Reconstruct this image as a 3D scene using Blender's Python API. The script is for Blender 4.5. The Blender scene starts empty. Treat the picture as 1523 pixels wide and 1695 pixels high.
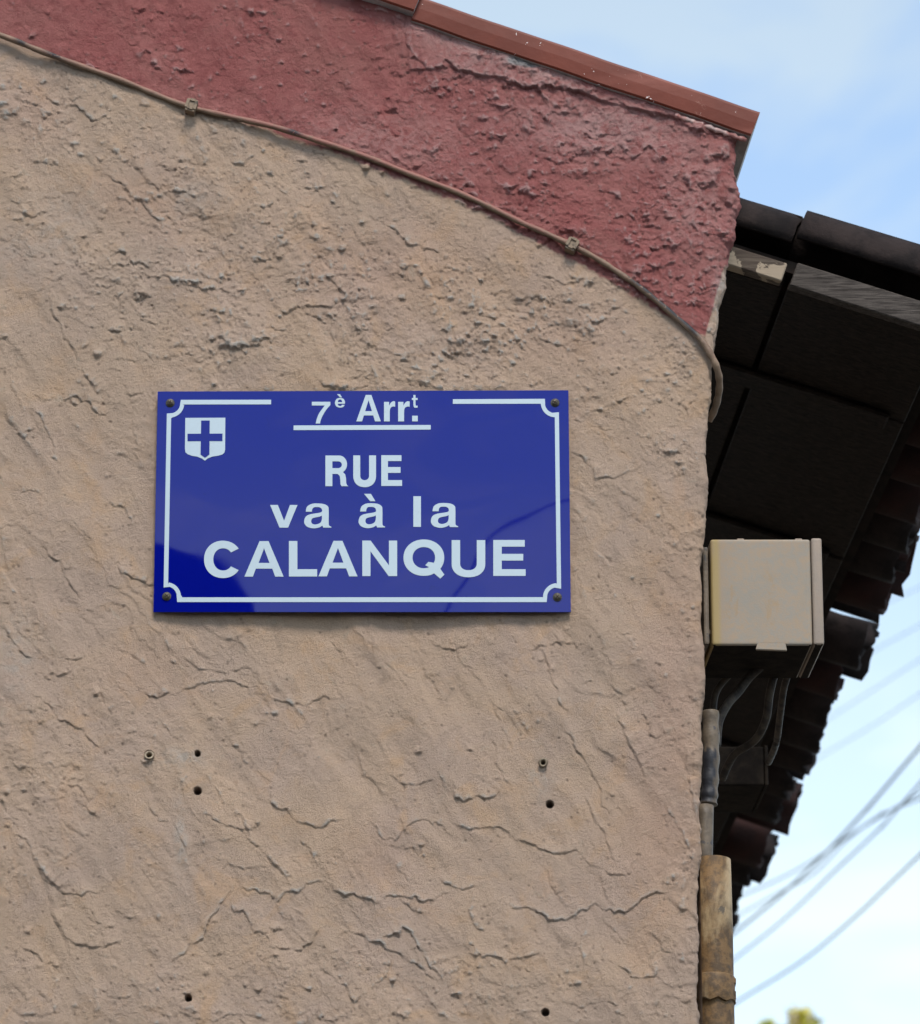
import bpy, bmesh, math, random
import numpy as np
from mathutils import Vector, Matrix
from mathutils.geometry import tessellate_polygon

R = math.radians
random.seed(7)
scene = bpy.context.scene
col = scene.collection

# ------------------------------------------------------------------ camera, world, sun, exposure
PITCH = R(21.0)
DIST = 8.8
FPX = 8790.0                      # focal length in photograph pixels
WALL_Z = 4.75                     # height above the street of the wall point in the picture's middle
CAM = Vector((0.0, -DIST * math.cos(PITCH), WALL_Z - DIST * math.sin(PITCH)))
cd = bpy.data.cameras.new('camera')
cam = bpy.data.objects.new('camera', cd)
col.objects.link(cam)
cam.location = CAM
cam.rotation_euler = (R(90) + PITCH, 0, 0)
cd.sensor_fit = 'HORIZONTAL'
cd.sensor_width = 36.0
cd.lens = FPX / 1523.0 * 36.0
cd.clip_start = 0.1
cd.clip_end = 3000
cd.dof.use_dof = True
cd.dof.focus_distance = DIST
cd.dof.aperture_fstop = 9.0
scene.camera = cam

SUN_ELEV, SUN_AZ = R(54), R(10)   # azimuth measured from the camera's side of the wall, negative = left
world = bpy.data.worlds.new('World')
scene.world = world
world.use_nodes = True
wn, wl = world.node_tree.nodes, world.node_tree.links
wn.clear()
w_out = wn.new('ShaderNodeOutputWorld')
w_bg = wn.new('ShaderNodeBackground')
w_sky = wn.new('ShaderNodeTexSky')
w_sky.sky_type = 'NISHITA'
w_sky.sun_disc = False
w_sky.sun_elevation = SUN_ELEV
w_sky.sun_rotation = R(180) + SUN_AZ * -1
w_sky.altitude = 10
w_sky.air_density = 1.35
w_sky.dust_density = 0.2
w_sky.ozone_density = 6.0
w_tc = wn.new('ShaderNodeTexCoord')
w_map = wn.new('ShaderNodeMapping')
w_map.inputs['Scale'].default_value = (3.2, 3.2, 7.5)
w_map.inputs['Location'].default_value = (5.1, -2.2, -1.3)
w_noise = wn.new('ShaderNodeTexNoise')
w_noise.inputs['Scale'].default_value = 2.5
w_noise.inputs['Detail'].default_value = 5
w_noise.inputs['Roughness'].default_value = 0.5
w_noise.inputs['Distortion'].default_value = 1.1
w_ramp = wn.new('ShaderNodeMapRange')
w_ramp.inputs['From Min'].default_value = 0.44
w_ramp.inputs['From Max'].default_value = 0.62
w_ramp.inputs['To Min'].default_value = 0.0
w_ramp.inputs['To Max'].default_value = 0.42
w_sep = wn.new('ShaderNodeSeparateXYZ')
w_hz = wn.new('ShaderNodeMapRange')          # thin cloud thickens towards the horizon
w_hz.interpolation_type = 'SMOOTHSTEP'
w_hz.inputs['From Min'].default_value = 0.415
w_hz.inputs['From Max'].default_value = 0.30
w_hz.inputs['To Min'].default_value = 0.37
w_hz.inputs['To Max'].default_value = 0.74
w_max = wn.new('ShaderNodeMath'); w_max.operation = 'ADD'; w_max.use_clamp = True
w_mix = wn.new('ShaderNodeMix'); w_mix.data_type = 'RGBA'
wl.new(w_tc.outputs['Generated'], w_map.inputs['Vector'])
wl.new(w_map.outputs['Vector'], w_noise.inputs['Vector'])
wl.new(w_noise.outputs['Fac'], w_ramp.inputs['Value'])
wl.new(w_tc.outputs['Generated'], w_sep.inputs[0])
wl.new(w_sep.outputs['Z'], w_hz.inputs['Value'])
wl.new(w_ramp.outputs['Result'], w_max.inputs[0])
wl.new(w_hz.outputs['Result'], w_max.inputs[1])
wl.new(w_max.outputs[0], w_mix.inputs['Factor'])
wl.new(w_sky.outputs['Color'], w_mix.inputs['A'])
w_bw = wn.new('ShaderNodeRGBToBW')               # thin high cloud, as bright as the air around it makes it
w_sc = wn.new('ShaderNodeVectorMath'); w_sc.operation = 'SCALE'
w_sc.inputs[0].default_value = (1.27, 1.52, 1.70)
wl.new(w_sky.outputs['Color'], w_bw.inputs[0])
wl.new(w_bw.outputs[0], w_sc.inputs['Scale'])
wl.new(w_sc.outputs[0], w_mix.inputs['B'])
wl.new(w_mix.outputs['Result'], w_bg.inputs['Color'])
w_bg.inputs['Strength'].default_value = 0.09
wl.new(w_bg.outputs[0], w_out.inputs[0])

sd = bpy.data.lights.new('sun', 'SUN')
sun = bpy.data.objects.new('sun', sd)
col.objects.link(sun)
sd.energy = 1.48
sd.angle = R(18)
sd.color = (1.0, 0.95, 0.88)
to_sun = Vector((math.sin(SUN_AZ) * math.cos(SUN_ELEV), -math.cos(SUN_AZ) * math.cos(SUN_ELEV), math.sin(SUN_ELEV)))
sun.rotation_euler = to_sun.to_track_quat('Z', 'Y').to_euler()
sun.location = (0, 0, 30)

scene.view_settings.view_transform = 'Standard'
scene.view_settings.look = 'None'
scene.view_settings.gamma = 1
scene.view_settings.use_curve_mapping = False
scene.view_settings.exposure = 1.42

# ------------------------------------------------------------------ geometry of the view: photograph pixel -> point of the place
sp, cp = math.sin(PITCH), math.cos(PITCH)
def ray(px, py):
    u, v = (px - 761.5) / FPX, (847.5 - py) / FPX
    return Vector((u, cp - v * sp, sp + v * cp))
def P(px, py, Y=0.0):
    d = ray(px, py)
    t = (Y - CAM.y) / d.y
    return CAM + d * t
def on_plane(px, py, o, n):
    d = ray(px, py)
    return CAM + d * ((o - CAM).dot(n) / d.dot(n))
def proj(X, Z, Y=0.0):                      # numpy version, wall plane -> pixel
    dx, dy, dz = X - CAM.x, Y - CAM.y, Z - CAM.z
    f = dy * cp + dz * sp
    v = -dy * sp + dz * cp
    return 761.5 + FPX * dx / f, 847.5 - FPX * v / f

# ------------------------------------------------------------------ object helpers
def tag(o, label=None, cat=None, group=None, kind=None):
    if label: o['label'] = label
    if cat: o['category'] = cat
    if group: o['group'] = group
    if kind: o['kind'] = kind
    return o
def empty(name, loc, label=None, cat=None, group=None, parent=None):
    o = bpy.data.objects.new(name, None)
    o.location = loc; o.empty_display_size = 0.1
    col.objects.link(o)
    if parent: o.parent = parent
    return tag(o, label, cat, group)
def link(name, me, parent=None, mats=None):
    o = bpy.data.objects.new(name, me)
    col.objects.link(o)
    if mats:
        for m in (mats if isinstance(mats, (list, tuple)) else [mats]): me.materials.append(m)
    if parent:
        o.parent = parent
        w = Vector((0, 0, 0)); p = parent
        while p: w += p.location; p = p.parent
        o.location = -w          # geometry is written in place coordinates
    return o
def mesh_from(name, V, F, smooth=False):
    me = bpy.data.meshes.new(name)
    me.from_pydata([tuple(v) for v in V], [], F)
    me.update()
    if smooth: me.polygons.foreach_set('use_smooth', [True] * len(me.polygons))
    return me
def bm_mesh(name, bm, smooth=False):
    bmesh.ops.recalc_face_normals(bm, faces=bm.faces)
    me = bpy.data.meshes.new(name); bm.to_mesh(me); bm.free()
    if smooth: me.polygons.foreach_set('use_smooth', [True] * len(me.polygons))
    return me
def frame_box(bm, o, ax, ay, az, lx, ly, lz, bevel=0.0, seg=2, x0=0, y0=0, z0=0):
    """box from corner o+(x0..lx)ax+(y0..ly)ay+(z0..lz)az"""
    vs = []
    for k in (z0, lz):
        for (i, j) in ((x0, y0), (lx, y0), (lx, ly), (x0, ly)):
            vs.append(bm.verts.new(o + ax * i + ay * j + az * k))
    fs = [bm.faces.new([vs[i] for i in f]) for f in ((0,3,2,1),(4,5,6,7),(0,1,5,4),(1,2,6,5),(2,3,7,6),(3,0,4,7))]
    if bevel:
        es = list({e for f in fs for e in f.edges})
        bmesh.ops.bevel(bm, geom=es, offset=bevel, segments=seg, affect='EDGES', profile=0.6)
    return bm
def tube(bm, pts, rad, n=12, caps=True, flat=1.0):
    rings = []
    up0 = Vector((0, -1, 0))
    for i, p in enumerate(pts):
        a = pts[max(i - 1, 0)]; b = pts[min(i + 1, len(pts) - 1)]
        t = (b - a).normalized()
        s = t.cross(up0)
        if s.length < 1e-3: s = t.cross(Vector((1, 0, 0)))
        s.normalize(); u = s.cross(t).normalized()
        r = rad[i] if isinstance(rad, (list, tuple)) else rad
        rings.append([bm.verts.new(p + s * (math.cos(q) * r) + u * (math.sin(q) * r * flat)) for q in [2 * math.pi * k / n for k in range(n)]])
    for a, b in zip(rings, rings[1:]):
        for k in range(n):
            bm.faces.new((a[k], a[(k + 1) % n], b[(k + 1) % n], b[k]))
    if caps:
        bm.faces.new(rings[0][::-1]); bm.faces.new(rings[-1])
def smooth_path(pts, sub=8):
    out = []
    n = len(pts)
    for i in range(n - 1):
        p0, p1, p2, p3 = pts[max(i-1,0)], pts[i], pts[i+1], pts[min(i+2,n-1)]
        for k in range(sub):
            t = k / sub
            out.append(0.5 * ((2*p1) + (p2-p0)*t + (2*p0-5*p1+4*p2-p3)*t*t + (3*p1-p0-3*p2+p3)*t**3))
    out.append(pts[-1])
    return out

# ------------------------------------------------------------------ material helpers
class M:
    def __init__(s, name):
        s.m = bpy.data.materials.new(name); s.m.use_nodes = True
        s.n, s.l = s.m.node_tree.nodes, s.m.node_tree.links
        s.b = s.n['Principled BSDF']
        s.tc = s.n.new('ShaderNodeTexCoord')
    def noise(s, scale, detail=4, rough=0.55, dist=0.0, vec=None, sc=(1,1,1)):
        t = s.n.new('ShaderNodeTexNoise')
        t.inputs['Scale'].default_value = scale; t.inputs['Detail'].default_value = detail
        t.inputs['Roughness'].default_value = rough; t.inputs['Distortion'].default_value = dist
        mp = s.n.new('ShaderNodeMapping'); mp.inputs['Scale'].default_value = sc
        s.l.new(vec or s.tc.outputs['Object'], mp.inputs['Vector'])
        s.l.new(mp.outputs[0], t.inputs['Vector'])
        return t.outputs['Fac']
    def ramp(s, f, a, b, lo=0.0, hi=1.0):
        r = s.n.new('ShaderNodeMapRange'); r.interpolation_type = 'SMOOTHSTEP'
        r.inputs['From Min'].default_value = a; r.inputs['From Max'].default_value = b
        r.inputs['To Min'].default_value = lo; r.inputs['To Max'].default_value = hi
        s.l.new(f, r.inputs['Value']); return r.outputs[0]
    def mix(s, f, a, b):
        x = s.n.new('ShaderNodeMix'); x.data_type = 'RGBA'
        for k, v in (('Factor', f), ('A', a), ('B', b)):
            sock = x.inputs[k] if k == 'Factor' else [i for i in x.inputs if i.name == k and i.type == 'RGBA'][0]
            if isinstance(v, (int, float)): sock.default_value = v
            elif isinstance(v, tuple): sock.default_value = (*v, 1)
            else: s.l.new(v, sock)
        return [o for o in x.outputs if o.type == 'RGBA'][0]
    def math(s, op, a, b=0.0):
        x = s.n.new('ShaderNodeMath'); x.operation = op; x.use_clamp = op == 'ADD' or op == 'MULTIPLY'
        for i, v in enumerate((a, b)):
            if isinstance(v, (int, float)): x.inputs[i].default_value = v
            else: s.l.new(v, x.inputs[i])
        return x.outputs[0]
    def attr(s, name):
        a = s.n.new('ShaderNodeAttribute'); a.attribute_name = name; return a.outputs['Fac']
    def color(s, c):
        if isinstance(c, tuple): s.b.inputs['Base Color'].default_value = (*c, 1)
        else: s.l.new(c, s.b.inputs['Base Color'])
        return s
    def rough(s, r, spec=None):
        if isinstance(r, (int, float)): s.b.inputs['Roughness'].default_value = r
        else: s.l.new(r, s.b.inputs['Roughness'])
        if spec is not None: s.b.inputs['Specular IOR Level'].default_value = spec
        return s
    def bump(s, f, dist, strength=1.0):
        b = s.n.new('ShaderNodeBump'); b.inputs['Distance'].default_value = dist; b.inputs['Strength'].default_value = strength
        s.l.new(f, b.inputs['Height'])
        if s.b.inputs['Normal'].is_linked:
            s.l.new(s.b.inputs['Normal'].links[0].from_socket, b.inputs['Normal'])
        s.l.new(b.outputs[0], s.b.inputs['Normal'])
        return s

def mottled(name, a, b, scale=30, lo=.35, hi=.65, rough=.8, spec=.3, bump=0.0006, bscale=250, sc=(1,1,1)):
    m = M(name)
    m.color(m.mix(m.ramp(m.noise(scale, 6, .62, .3, sc=sc), lo, hi), a, b)).rough(rough, spec)
    if bump: m.bump(m.noise(bscale, 4, .6, sc=sc), bump)
    return m

# rendered wall: tan and red paint over rough plaster, driven by attributes written on the mesh
mw = M('painted_render')
red, wear_lit, pit, pink = mw.attr('red'), mw.attr('wear_lit'), mw.attr('pit'), mw.attr('pink')
t1 = mw.mix(mw.ramp(mw.noise(5.5, 5, .6, .4), .35, .66), (.55,.386,.272), (.505,.364,.280))
t2 = mw.mix(mw.ramp(mw.noise(14, 6, .62, .6), .50, .72, 0, .6), t1, (.58,.365,.215))
t2 = mw.mix(mw.ramp(mw.noise(22, 6, .65, .8), .50, .75, 0, .5), t2, (.35,.262,.195))
t2 = mw.mix(mw.math('MULTIPLY', pink, .55), t2, (.455,.285,.21))
t3 = mw.mix(mw.math('MULTIPLY', wear_lit, mw.ramp(mw.noise(60, 5, .6, .4), .34, .60)), t2, (.45,.425,.385))
t3 = mw.mix(mw.ramp(mw.noise(2.3, 6, .62, .9), .46, .66, 0, .55), t3, (.47,.345,.26))
t3 = mw.mix(mw.ramp(mw.noise(7.5, 7, .7, 1.2, sc=(1,1,.6)), .56, .70, 0, .5), t3, (.57,.365,.24))
t3 = mw.mix(mw.ramp(mw.noise(34, 6, .72, .8), .58, .72, 0, .5), t3, (.47,.38,.29))
t3 = mw.mix(mw.ramp(mw.noise(420, 3, .6), .60, .74, 0, .45), t3, (.27,.19,.135))
r1 = mw.mix(mw.ramp(mw.noise(9, 5, .6, .5), .35, .68), (.335,.112,.102), (.375,.145,.128))
r2 = mw.mix(mw.ramp(mw.noise(40, 5, .62, .5), .45, .75, 0, .6), r1, (.225,.062,.06))
r2 = mw.mix(mw.ramp(mw.noise(6, 6, .65, 1.0), .52, .68, 0, .6), r2, (.33,.135,.115))
r2 = mw.mix(mw.ramp(mw.noise(75, 6, .75, 1.2, sc=(1, 1, 1.6)), .60, .70, 0, .55), r2, (.36,.18,.165))
r2 = mw.mix(mw.math('MULTIPLY', mw.attr('pale'), mw.ramp(mw.noise(55, 6, .72, .8), .36, .58)), r2, (.52,.31,.28))
r3 = mw.mix(mw.math('MULTIPLY', wear_lit, mw.ramp(mw.noise(110, 5, .65, 1.0), .34, .52)), r2, (.44,.27,.25))
gy = mw.mix(mw.attr('grey'), r3, (.30,.27,.26))
c = mw.mix(red, t3, gy)
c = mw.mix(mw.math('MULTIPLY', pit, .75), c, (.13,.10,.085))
mw.color(c).rough(.93, .10)
mw.bump(mw.noise(950, 4, .75), .0030, 1.0).bump(mw.noise(260, 6, .78, .5), .0055, .85)
MAT_WALL = mw.m

MAT_COPING = None
m = M('coping_paint')
c1 = m.mix(m.ramp(m.noise(12, 5, .6), .35, .7), (.115,.023,.011), (.145,.030,.015))
c2 = m.mix(m.ramp(m.noise(3.0, 3, .5, sc=(1, 1, 6)), .5, .75, 0, .7), c1, (.21,.060,.040))
c2 = m.mix(m.ramp(m.noise(75, 3, .5, 1.5, sc=(1,1,1)), .715, .73), c2, (.6,.5,.46))
c2 = m.mix(m.ramp(m.noise(38, 6, .7, .6), .64, .70, 0, .8), c2, (.26,.12,.09))
m.color(c2).rough(.5, .22).bump(m.noise(35, 4, .6), .0012, .6); MAT_COPING = m.m
MAT_MORTAR = mottled('grey_mortar', (.34,.31,.29), (.46,.42,.39), 60, bump=.002, bscale=160).m
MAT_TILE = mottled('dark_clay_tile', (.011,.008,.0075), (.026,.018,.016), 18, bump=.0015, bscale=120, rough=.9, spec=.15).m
MAT_TILE_RED = mottled('red_clay_tile', (.030,.013,.011), (.022,.012,.011), 22, bump=.0015, bscale=120, rough=.9, spec=.15).m
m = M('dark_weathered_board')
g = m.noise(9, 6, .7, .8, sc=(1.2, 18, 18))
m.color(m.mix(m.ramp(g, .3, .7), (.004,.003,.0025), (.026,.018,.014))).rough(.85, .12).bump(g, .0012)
MAT_WOOD = m.m
m = M('flaked_board')
g = m.noise(7, 6, .7, .8, sc=(1.2, 18, 18))
f = m.ramp(m.noise(11, 5, .6, .5), .49, .51)
m.color(m.mix(f, m.mix(m.ramp(g, .3, .7), (.05,.035,.027), (.11,.085,.065)), (.30,.235,.17))).rough(.85, .2).bump(g, .0012)
MAT_FLAKE = m.m
m = M('grain_board')
g = m.noise(10, 6, .7, 1.2, sc=(1.5, 20, 24))
m.color(m.mix(m.ramp(g, .35, .65), (.022,.017,.014), (.085,.07,.06))).rough(.85, .2).bump(g, .0012)
MAT_GRAIN = m.m
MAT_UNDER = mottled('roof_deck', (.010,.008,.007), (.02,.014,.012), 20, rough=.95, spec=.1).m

# enamel of the sign: the plate is slightly dished, so the sky it mirrors bends
def enamel(name, c, rough=.10):
    m = M(name)
    dirt = m.ramp(m.noise(70, 5, .7, .5), .62, .74, 0, .5)
    m.color(m.mix(dirt, c, tuple(x * .72 for x in c))).rough(m.ramp(m.noise(9, 4, .6), .3, .8, rough, rough + .015), .40)
    m.bump(m.noise(5.0, 1, .4, .2), .0015, 1.0)
    return m.m
MAT_BLUE = enamel('blue_enamel', (.001,.004,.155), .018)
MAT_WHITE = enamel('white_enamel', (.40,.465,.50), .2)
MAT_PEDGE = mottled('plate_edge', (.02,.02,.09), (.04,.035,.05), 60, rough=.6).m
MAT_SCREW = mottled('dull_screw_metal', (.05,.045,.035), (.12,.10,.075), 300, rough=.5).m
MAT_SCREW.node_tree.nodes['Principled BSDF'].inputs['Metallic'].default_value = .5

m = M('painted_cable')
b = m.mix(m.ramp(m.noise(30, 5, .6), .35, .65), (.135,.088,.055), (.20,.13,.082))
rr = m.attr('redpaint')
b = m.mix(m.math('MULTIPLY', rr, m.ramp(m.noise(45, 4, .6), .25, .5)), b, (.22,.075,.058))
bk = m.math('MULTIPLY', m.attr('bare'), m.ramp(m.noise(90, 3, .6, 1), .38, .44))
b = m.mix(bk, b, (.012,.012,.015))
m.color(b).rough(.6, .35).bump(m.noise(200, 3, .6), .0008)
MAT_CABLE = m.m
MAT_CLIP = mottled('painted_clip', (.07,.05,.035), (.20,.14,.09), 60, .36, .44, rough=.6).m
m = M('box_plastic')
p1 = m.mix(m.ramp(m.noise(85, 6, .75, .6), .34, .66), (.235,.205,.168), (.285,.205,.135))
p1 = m.mix(m.ramp(m.noise(9, 4, .6), .45, .7, 0, .6), p1, (.205,.19,.16))
p1 = m.mix(m.ramp(m.noise(22, 6, .7, .8, sc=(1,1,.5)), .56, .70, 0, .6), p1, (.27,.18,.10))
sx = m.n.new('ShaderNodeSeparateXYZ'); m.l.new(m.tc.outputs['Object'], sx.inputs[0])
ex = m.ramp(sx.outputs[0], P(1212,1070,.05).x, P(1188,1070,.05).x)
p1 = m.mix(m.math('MULTIPLY', ex, .8), p1, (.27,.20,.14))
ex2 = m.ramp(sx.outputs[0], P(1198,1070,.05).x, P(1188,1070,.05).x)
p1 = m.mix(m.math('MULTIPLY', ex2, m.ramp(m.noise(13, 3, .5, sc=(1,1,.4)), .42, .56)), p1, (.29,.21,.09))
p1 = m.mix(m.ramp(m.noise(300, 3, .6), .62, .8, 0, .5), p1, (.21,.165,.13))
m.color(p1).rough(.6, .25).bump(m.noise(320, 3, .6), .0002)
MAT_BOX = m.m
MAT_LID = mottled('lid_plastic', (.26,.195,.145), (.235,.185,.145), 35, rough=.55).m
MAT_UNDERBOX = mottled('shade_dark_plastic', (.008,.006,.005), (.02,.015,.011), 30, rough=.9, spec=.1).m  # shade under the box, and on the small one, put into near-black colour
m = M('stained_pipe')
q = m.mix(m.ramp(m.noise(16, 5, .6, sc=(1,1,.5)), .35, .65), (.27,.185,.095), (.32,.235,.14))
st = m.ramp(m.noise(12, 6, .6, .5, sc=(1.2,1.2,.38)), .38, .53)
q = m.mix(st, q, m.mix(m.ramp(m.noise(60, 5, .6), .4, .6), (.15,.085,.035), (.075,.045,.022)))
q = m.mix(m.ramp(m.noise(34, 5, .7, .5), .63, .68, 0, .8), q, (.06,.05,.04))
m.color(q).rough(.65, .3).bump(m.noise(120, 4, .6), .0012)
MAT_PIPE = m.m
m = M('taped_conduit')
q = m.mix(m.ramp(m.noise(40, 5, .6), .35, .65), (.08,.06,.042), (.14,.105,.072))
q = m.mix(m.attr('tape'), q, (.012,.012,.016))
q = m.mix(m.ramp(m.noise(55, 4, .7, .4), .62, .66, 0, .9), q, (.05,.045,.045))
m.color(q).rough(.55, .35).bump(m.noise(150, 4, .6), .0010)
MAT_CONDUIT = m.m
MAT_LOOSE = mottled('grubby_cable', (.016,.012,.010), (.06,.045,.032), 40, rough=.7).m
MAT_WIRE = mottled('black_wire', (.02,.022,.022), (.04,.042,.04), 5, rough=.6, bump=0).m
MAT_PLUG = mottled('plastic_plug', (.30,.235,.16), (.20,.15,.10), 150, rough=.6).m
MAT_HOLE = mottled('hole_dust', (.02,.014,.010), (.035,.025,.02), 150, rough=.95, spec=.05).m
MAT_ASPHALT = mottled('asphalt', (.04,.04,.042), (.055,.053,.05), 3, bump=.004, bscale=60, rough=.9).m
MAT_GROUND = mottled('dusty_ground', (.10,.085,.065), (.13,.11,.085), .6, bump=.004, bscale=20, rough=.95).m
MAT_KERB = mottled('kerb_stone', (.20,.19,.17), (.26,.245,.22), 6, rough=.85).m
MAT_PAVE = mottled('pavement', (.08,.075,.07), (.11,.105,.095), 4, rough=.9).m
MAT_BARK = mottled('bark', (.10,.075,.05), (.05,.04,.03), 12, rough=.95).m
m = M('yellow_green_leaf')
oi = m.n.new('ShaderNodeObjectInfo')
m.color(m.mix(m.ramp(m.noise(2.6, 3, .6), .40, .6), (.36,.38,.05), (.50,.42,.07))).rough(.6, .3)
MAT_LEAF = m.m
MAT_PALE = mottled('pale_blossom', (.5,.38,.34), (.42,.33,.3), 8, rough=.8, bump=0).m
MAT_FAR = mottled('ochre_render', (.30,.22,.15), (.25,.19,.14), 1.5, rough=.9).m
MAT_SHUT = mottled('green_shutter', (.05,.09,.07), (.06,.10,.08), 8, rough=.6).m

# ------------------------------------------------------------------ plaster relief, in millimetres on a raster that lies on the wall
CELL = 1.45
X0, Y0, X1, Y1 = -110, -90, 1330, 1790
gx = np.arange(X0, X1, CELL); gy_ = np.arange(Y0, Y1, CELL)
GX, GY = np.meshgrid(gx, gy_)
rng = np.random.default_rng(11)
def vnoise(x, y, seed, scale):
    r = np.random.default_rng(seed).random((64, 64)).astype(np.float32)
    x = x / scale + 31.7 * seed % 64; y = y / scale + 17.3 * seed % 64
    xi = np.floor(x).astype(int); yi = np.floor(y).astype(int)
    fx = x - xi; fy = y - yi
    fx = fx * fx * fx * (fx * (fx * 6 - 15) + 10); fy = fy * fy * fy * (fy * (fy * 6 - 15) + 10)
    a = r[yi % 64, xi % 64]; b_ = r[yi % 64, (xi + 1) % 64]
    c_ = r[(yi + 1) % 64, xi % 64]; d_ = r[(yi + 1) % 64, (xi + 1) % 64]
    return (a + (b_ - a) * fx + (c_ - a) * fy + (a - b_ - c_ + d_) * fx * fy) * 2 - 1
def fbm(x, y, seed, scale, oct=4, gain=.5):
    s = 0; a = 1; n = 0
    for i in range(oct):
        c_, s_ = math.cos(.6 * i), math.sin(.6 * i)
        s = s + a * vnoise(x * c_ - y * s_, x * s_ + y * c_, seed * 13 + i, scale / 2 ** i); n += a; a *= gain
    return s / n
def interp(x, pts):
    return np.interp(x, [p[0] for p in pts], [p[1] for p in pts])
def sstep(a, b, x):
    t = np.clip((x - a) / (b - a), 0, 1); return t * t * (3 - 2 * t)
def blob(cx, cy, rx, ry):
    return np.exp(-(((GX - cx) / rx) ** 2 + ((GY - cy) / ry) ** 2))

CABLE = [(-200,-14),(0,58),(60,82),(120,104),(200,131),(260,155),(317,176),(380,192),(450,209),(510,228),(600,257),(680,287),(760,317),(820,345),
         (860,366),(905,387),(947,407),(985,426),(1020,447),(1060,474),(1100,507),(1135,538),(1160,562),(1178,592)]
# the paint border: red above, tan below
border = interp(GX, [(x, y) for x, y in CABLE[:-3]] + [(1120,522),(1150,552),(1168,552),(1176,520),(1190,470),(1198,440),(1230,425),(1330,425)])
border = border + interp(GX, [(0,0),(380,4),(500,12),(800,18),(1000,26),(1090,16),(1130,4),(1300,0)])
RED = sstep(3.5, -3.5, GY - border + 5 * fbm(GX, GY, 3, 22, 4, .7) + 3 * fbm(GX, GY, 4, 6, 2))

# coarse and fine waviness with strokes running steeply down to the right
wx = 16 * fbm(GX, GY, 21, 110, 3); wy = 16 * fbm(GX, GY, 22, 110, 3)
ca, sa = math.cos(R(60)), math.sin(R(60))
A = (GX + wx) * ca + (GY + wy) * sa          # along the strokes
B = -(GX + wx) * sa + (GY + wy) * ca
H = 4.2 * fbm(A / 1.9, B, 31, 95, 4, .5)
H += 1.3 * fbm(A / 3.2, B, 32, 22, 3, .55)
ROUGHM = np.clip(blob(420, 400, 330, 190) + .8 * blob(900, 500, 260, 150) + .8 * blob(70, 160, 140, 90) + .55 * blob(650, 560, 300, 110)
                 + .45 * blob(1100, 640, 90, 120) + .55 * blob(500, 1650, 500, 90) + .35 * blob(30, 1250, 160, 200) + .35 * blob(1130, 1100, 60, 500), 0, 1) * (1 - RED)
REDR = RED * np.clip(.35 + .85 * sstep(650, 1020, GX + .4 * GY) , 0, 1)
CL = sstep(-.12, .30, fbm(GX, GY, 51, 75, 4, .6))
ROUGHM = ROUGHM * (.50 + 1.15 * CL)
REDR = REDR * (.65 + 1.0 * sstep(-.2, .3, fbm(GX, GY, 52, 60, 4, .6)))
H += (0.20 + 1.5 * ROUGHM + 2.1 * REDR) * fbm(GX + wx, (GY + wy) * 1.25, 33, 24, 4, .62)
rid = 1 - np.abs(fbm(GX + wx, (GY + wy) * 1.5, 34, 30, 3, .55)) * 2.6
H += (0.10 + .9 * ROUGHM + 1.3 * REDR) * np.clip(rid, 0, 1) ** 3
cr = 1 - np.abs(fbm(GX * .9 + wx * 2, GY + wy * 2, 35, 12, 3, .6)) * 2.6
H -= (0.05 + .5 * ROUGHM + .6 * REDR) * np.clip(cr, 0, 1) ** 4
# overlapping throws of plaster: each plate of a slow noise ends in a small lip
def terrace(seed, scale, n, sharp, wgt, asp=1.0):
    q = fbm(A / asp, B, seed, scale, 3, .45) * n + .35 * fbm(GX, GY, seed + 50, 14, 3, .6)
    f = q - np.floor(q)
    return wgt * (sstep(0, 1 - sharp, f) - sstep(1 - sharp, 1, f) * 1.0) 
H += terrace(41, 120, 3.0, .05, 1.0, 1.8) * (0.45 + .8 * vnoise(GX, GY, 61, 150))
H += terrace(42, 60, 3.0, .08, .8) * (0.06 + .6 * ROUGHM + .5 * REDR) * (0.5 + .8 * vnoise(GX, GY, 62, 70))
H += (.25 + .35 * ROUGHM) * fbm(GX, GY, 36, 7, 2, .7)
H += (1.6 * ROUGHM + 2.6 * REDR) * fbm(GX + wx, GY + wy, 37, 48, 3, .5)
H += 2.6 * fbm(A / 3.0, B, 38, 46, 2, .4)
H = H.astype(np.float64)
PIT = np.zeros_like(H)

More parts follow.
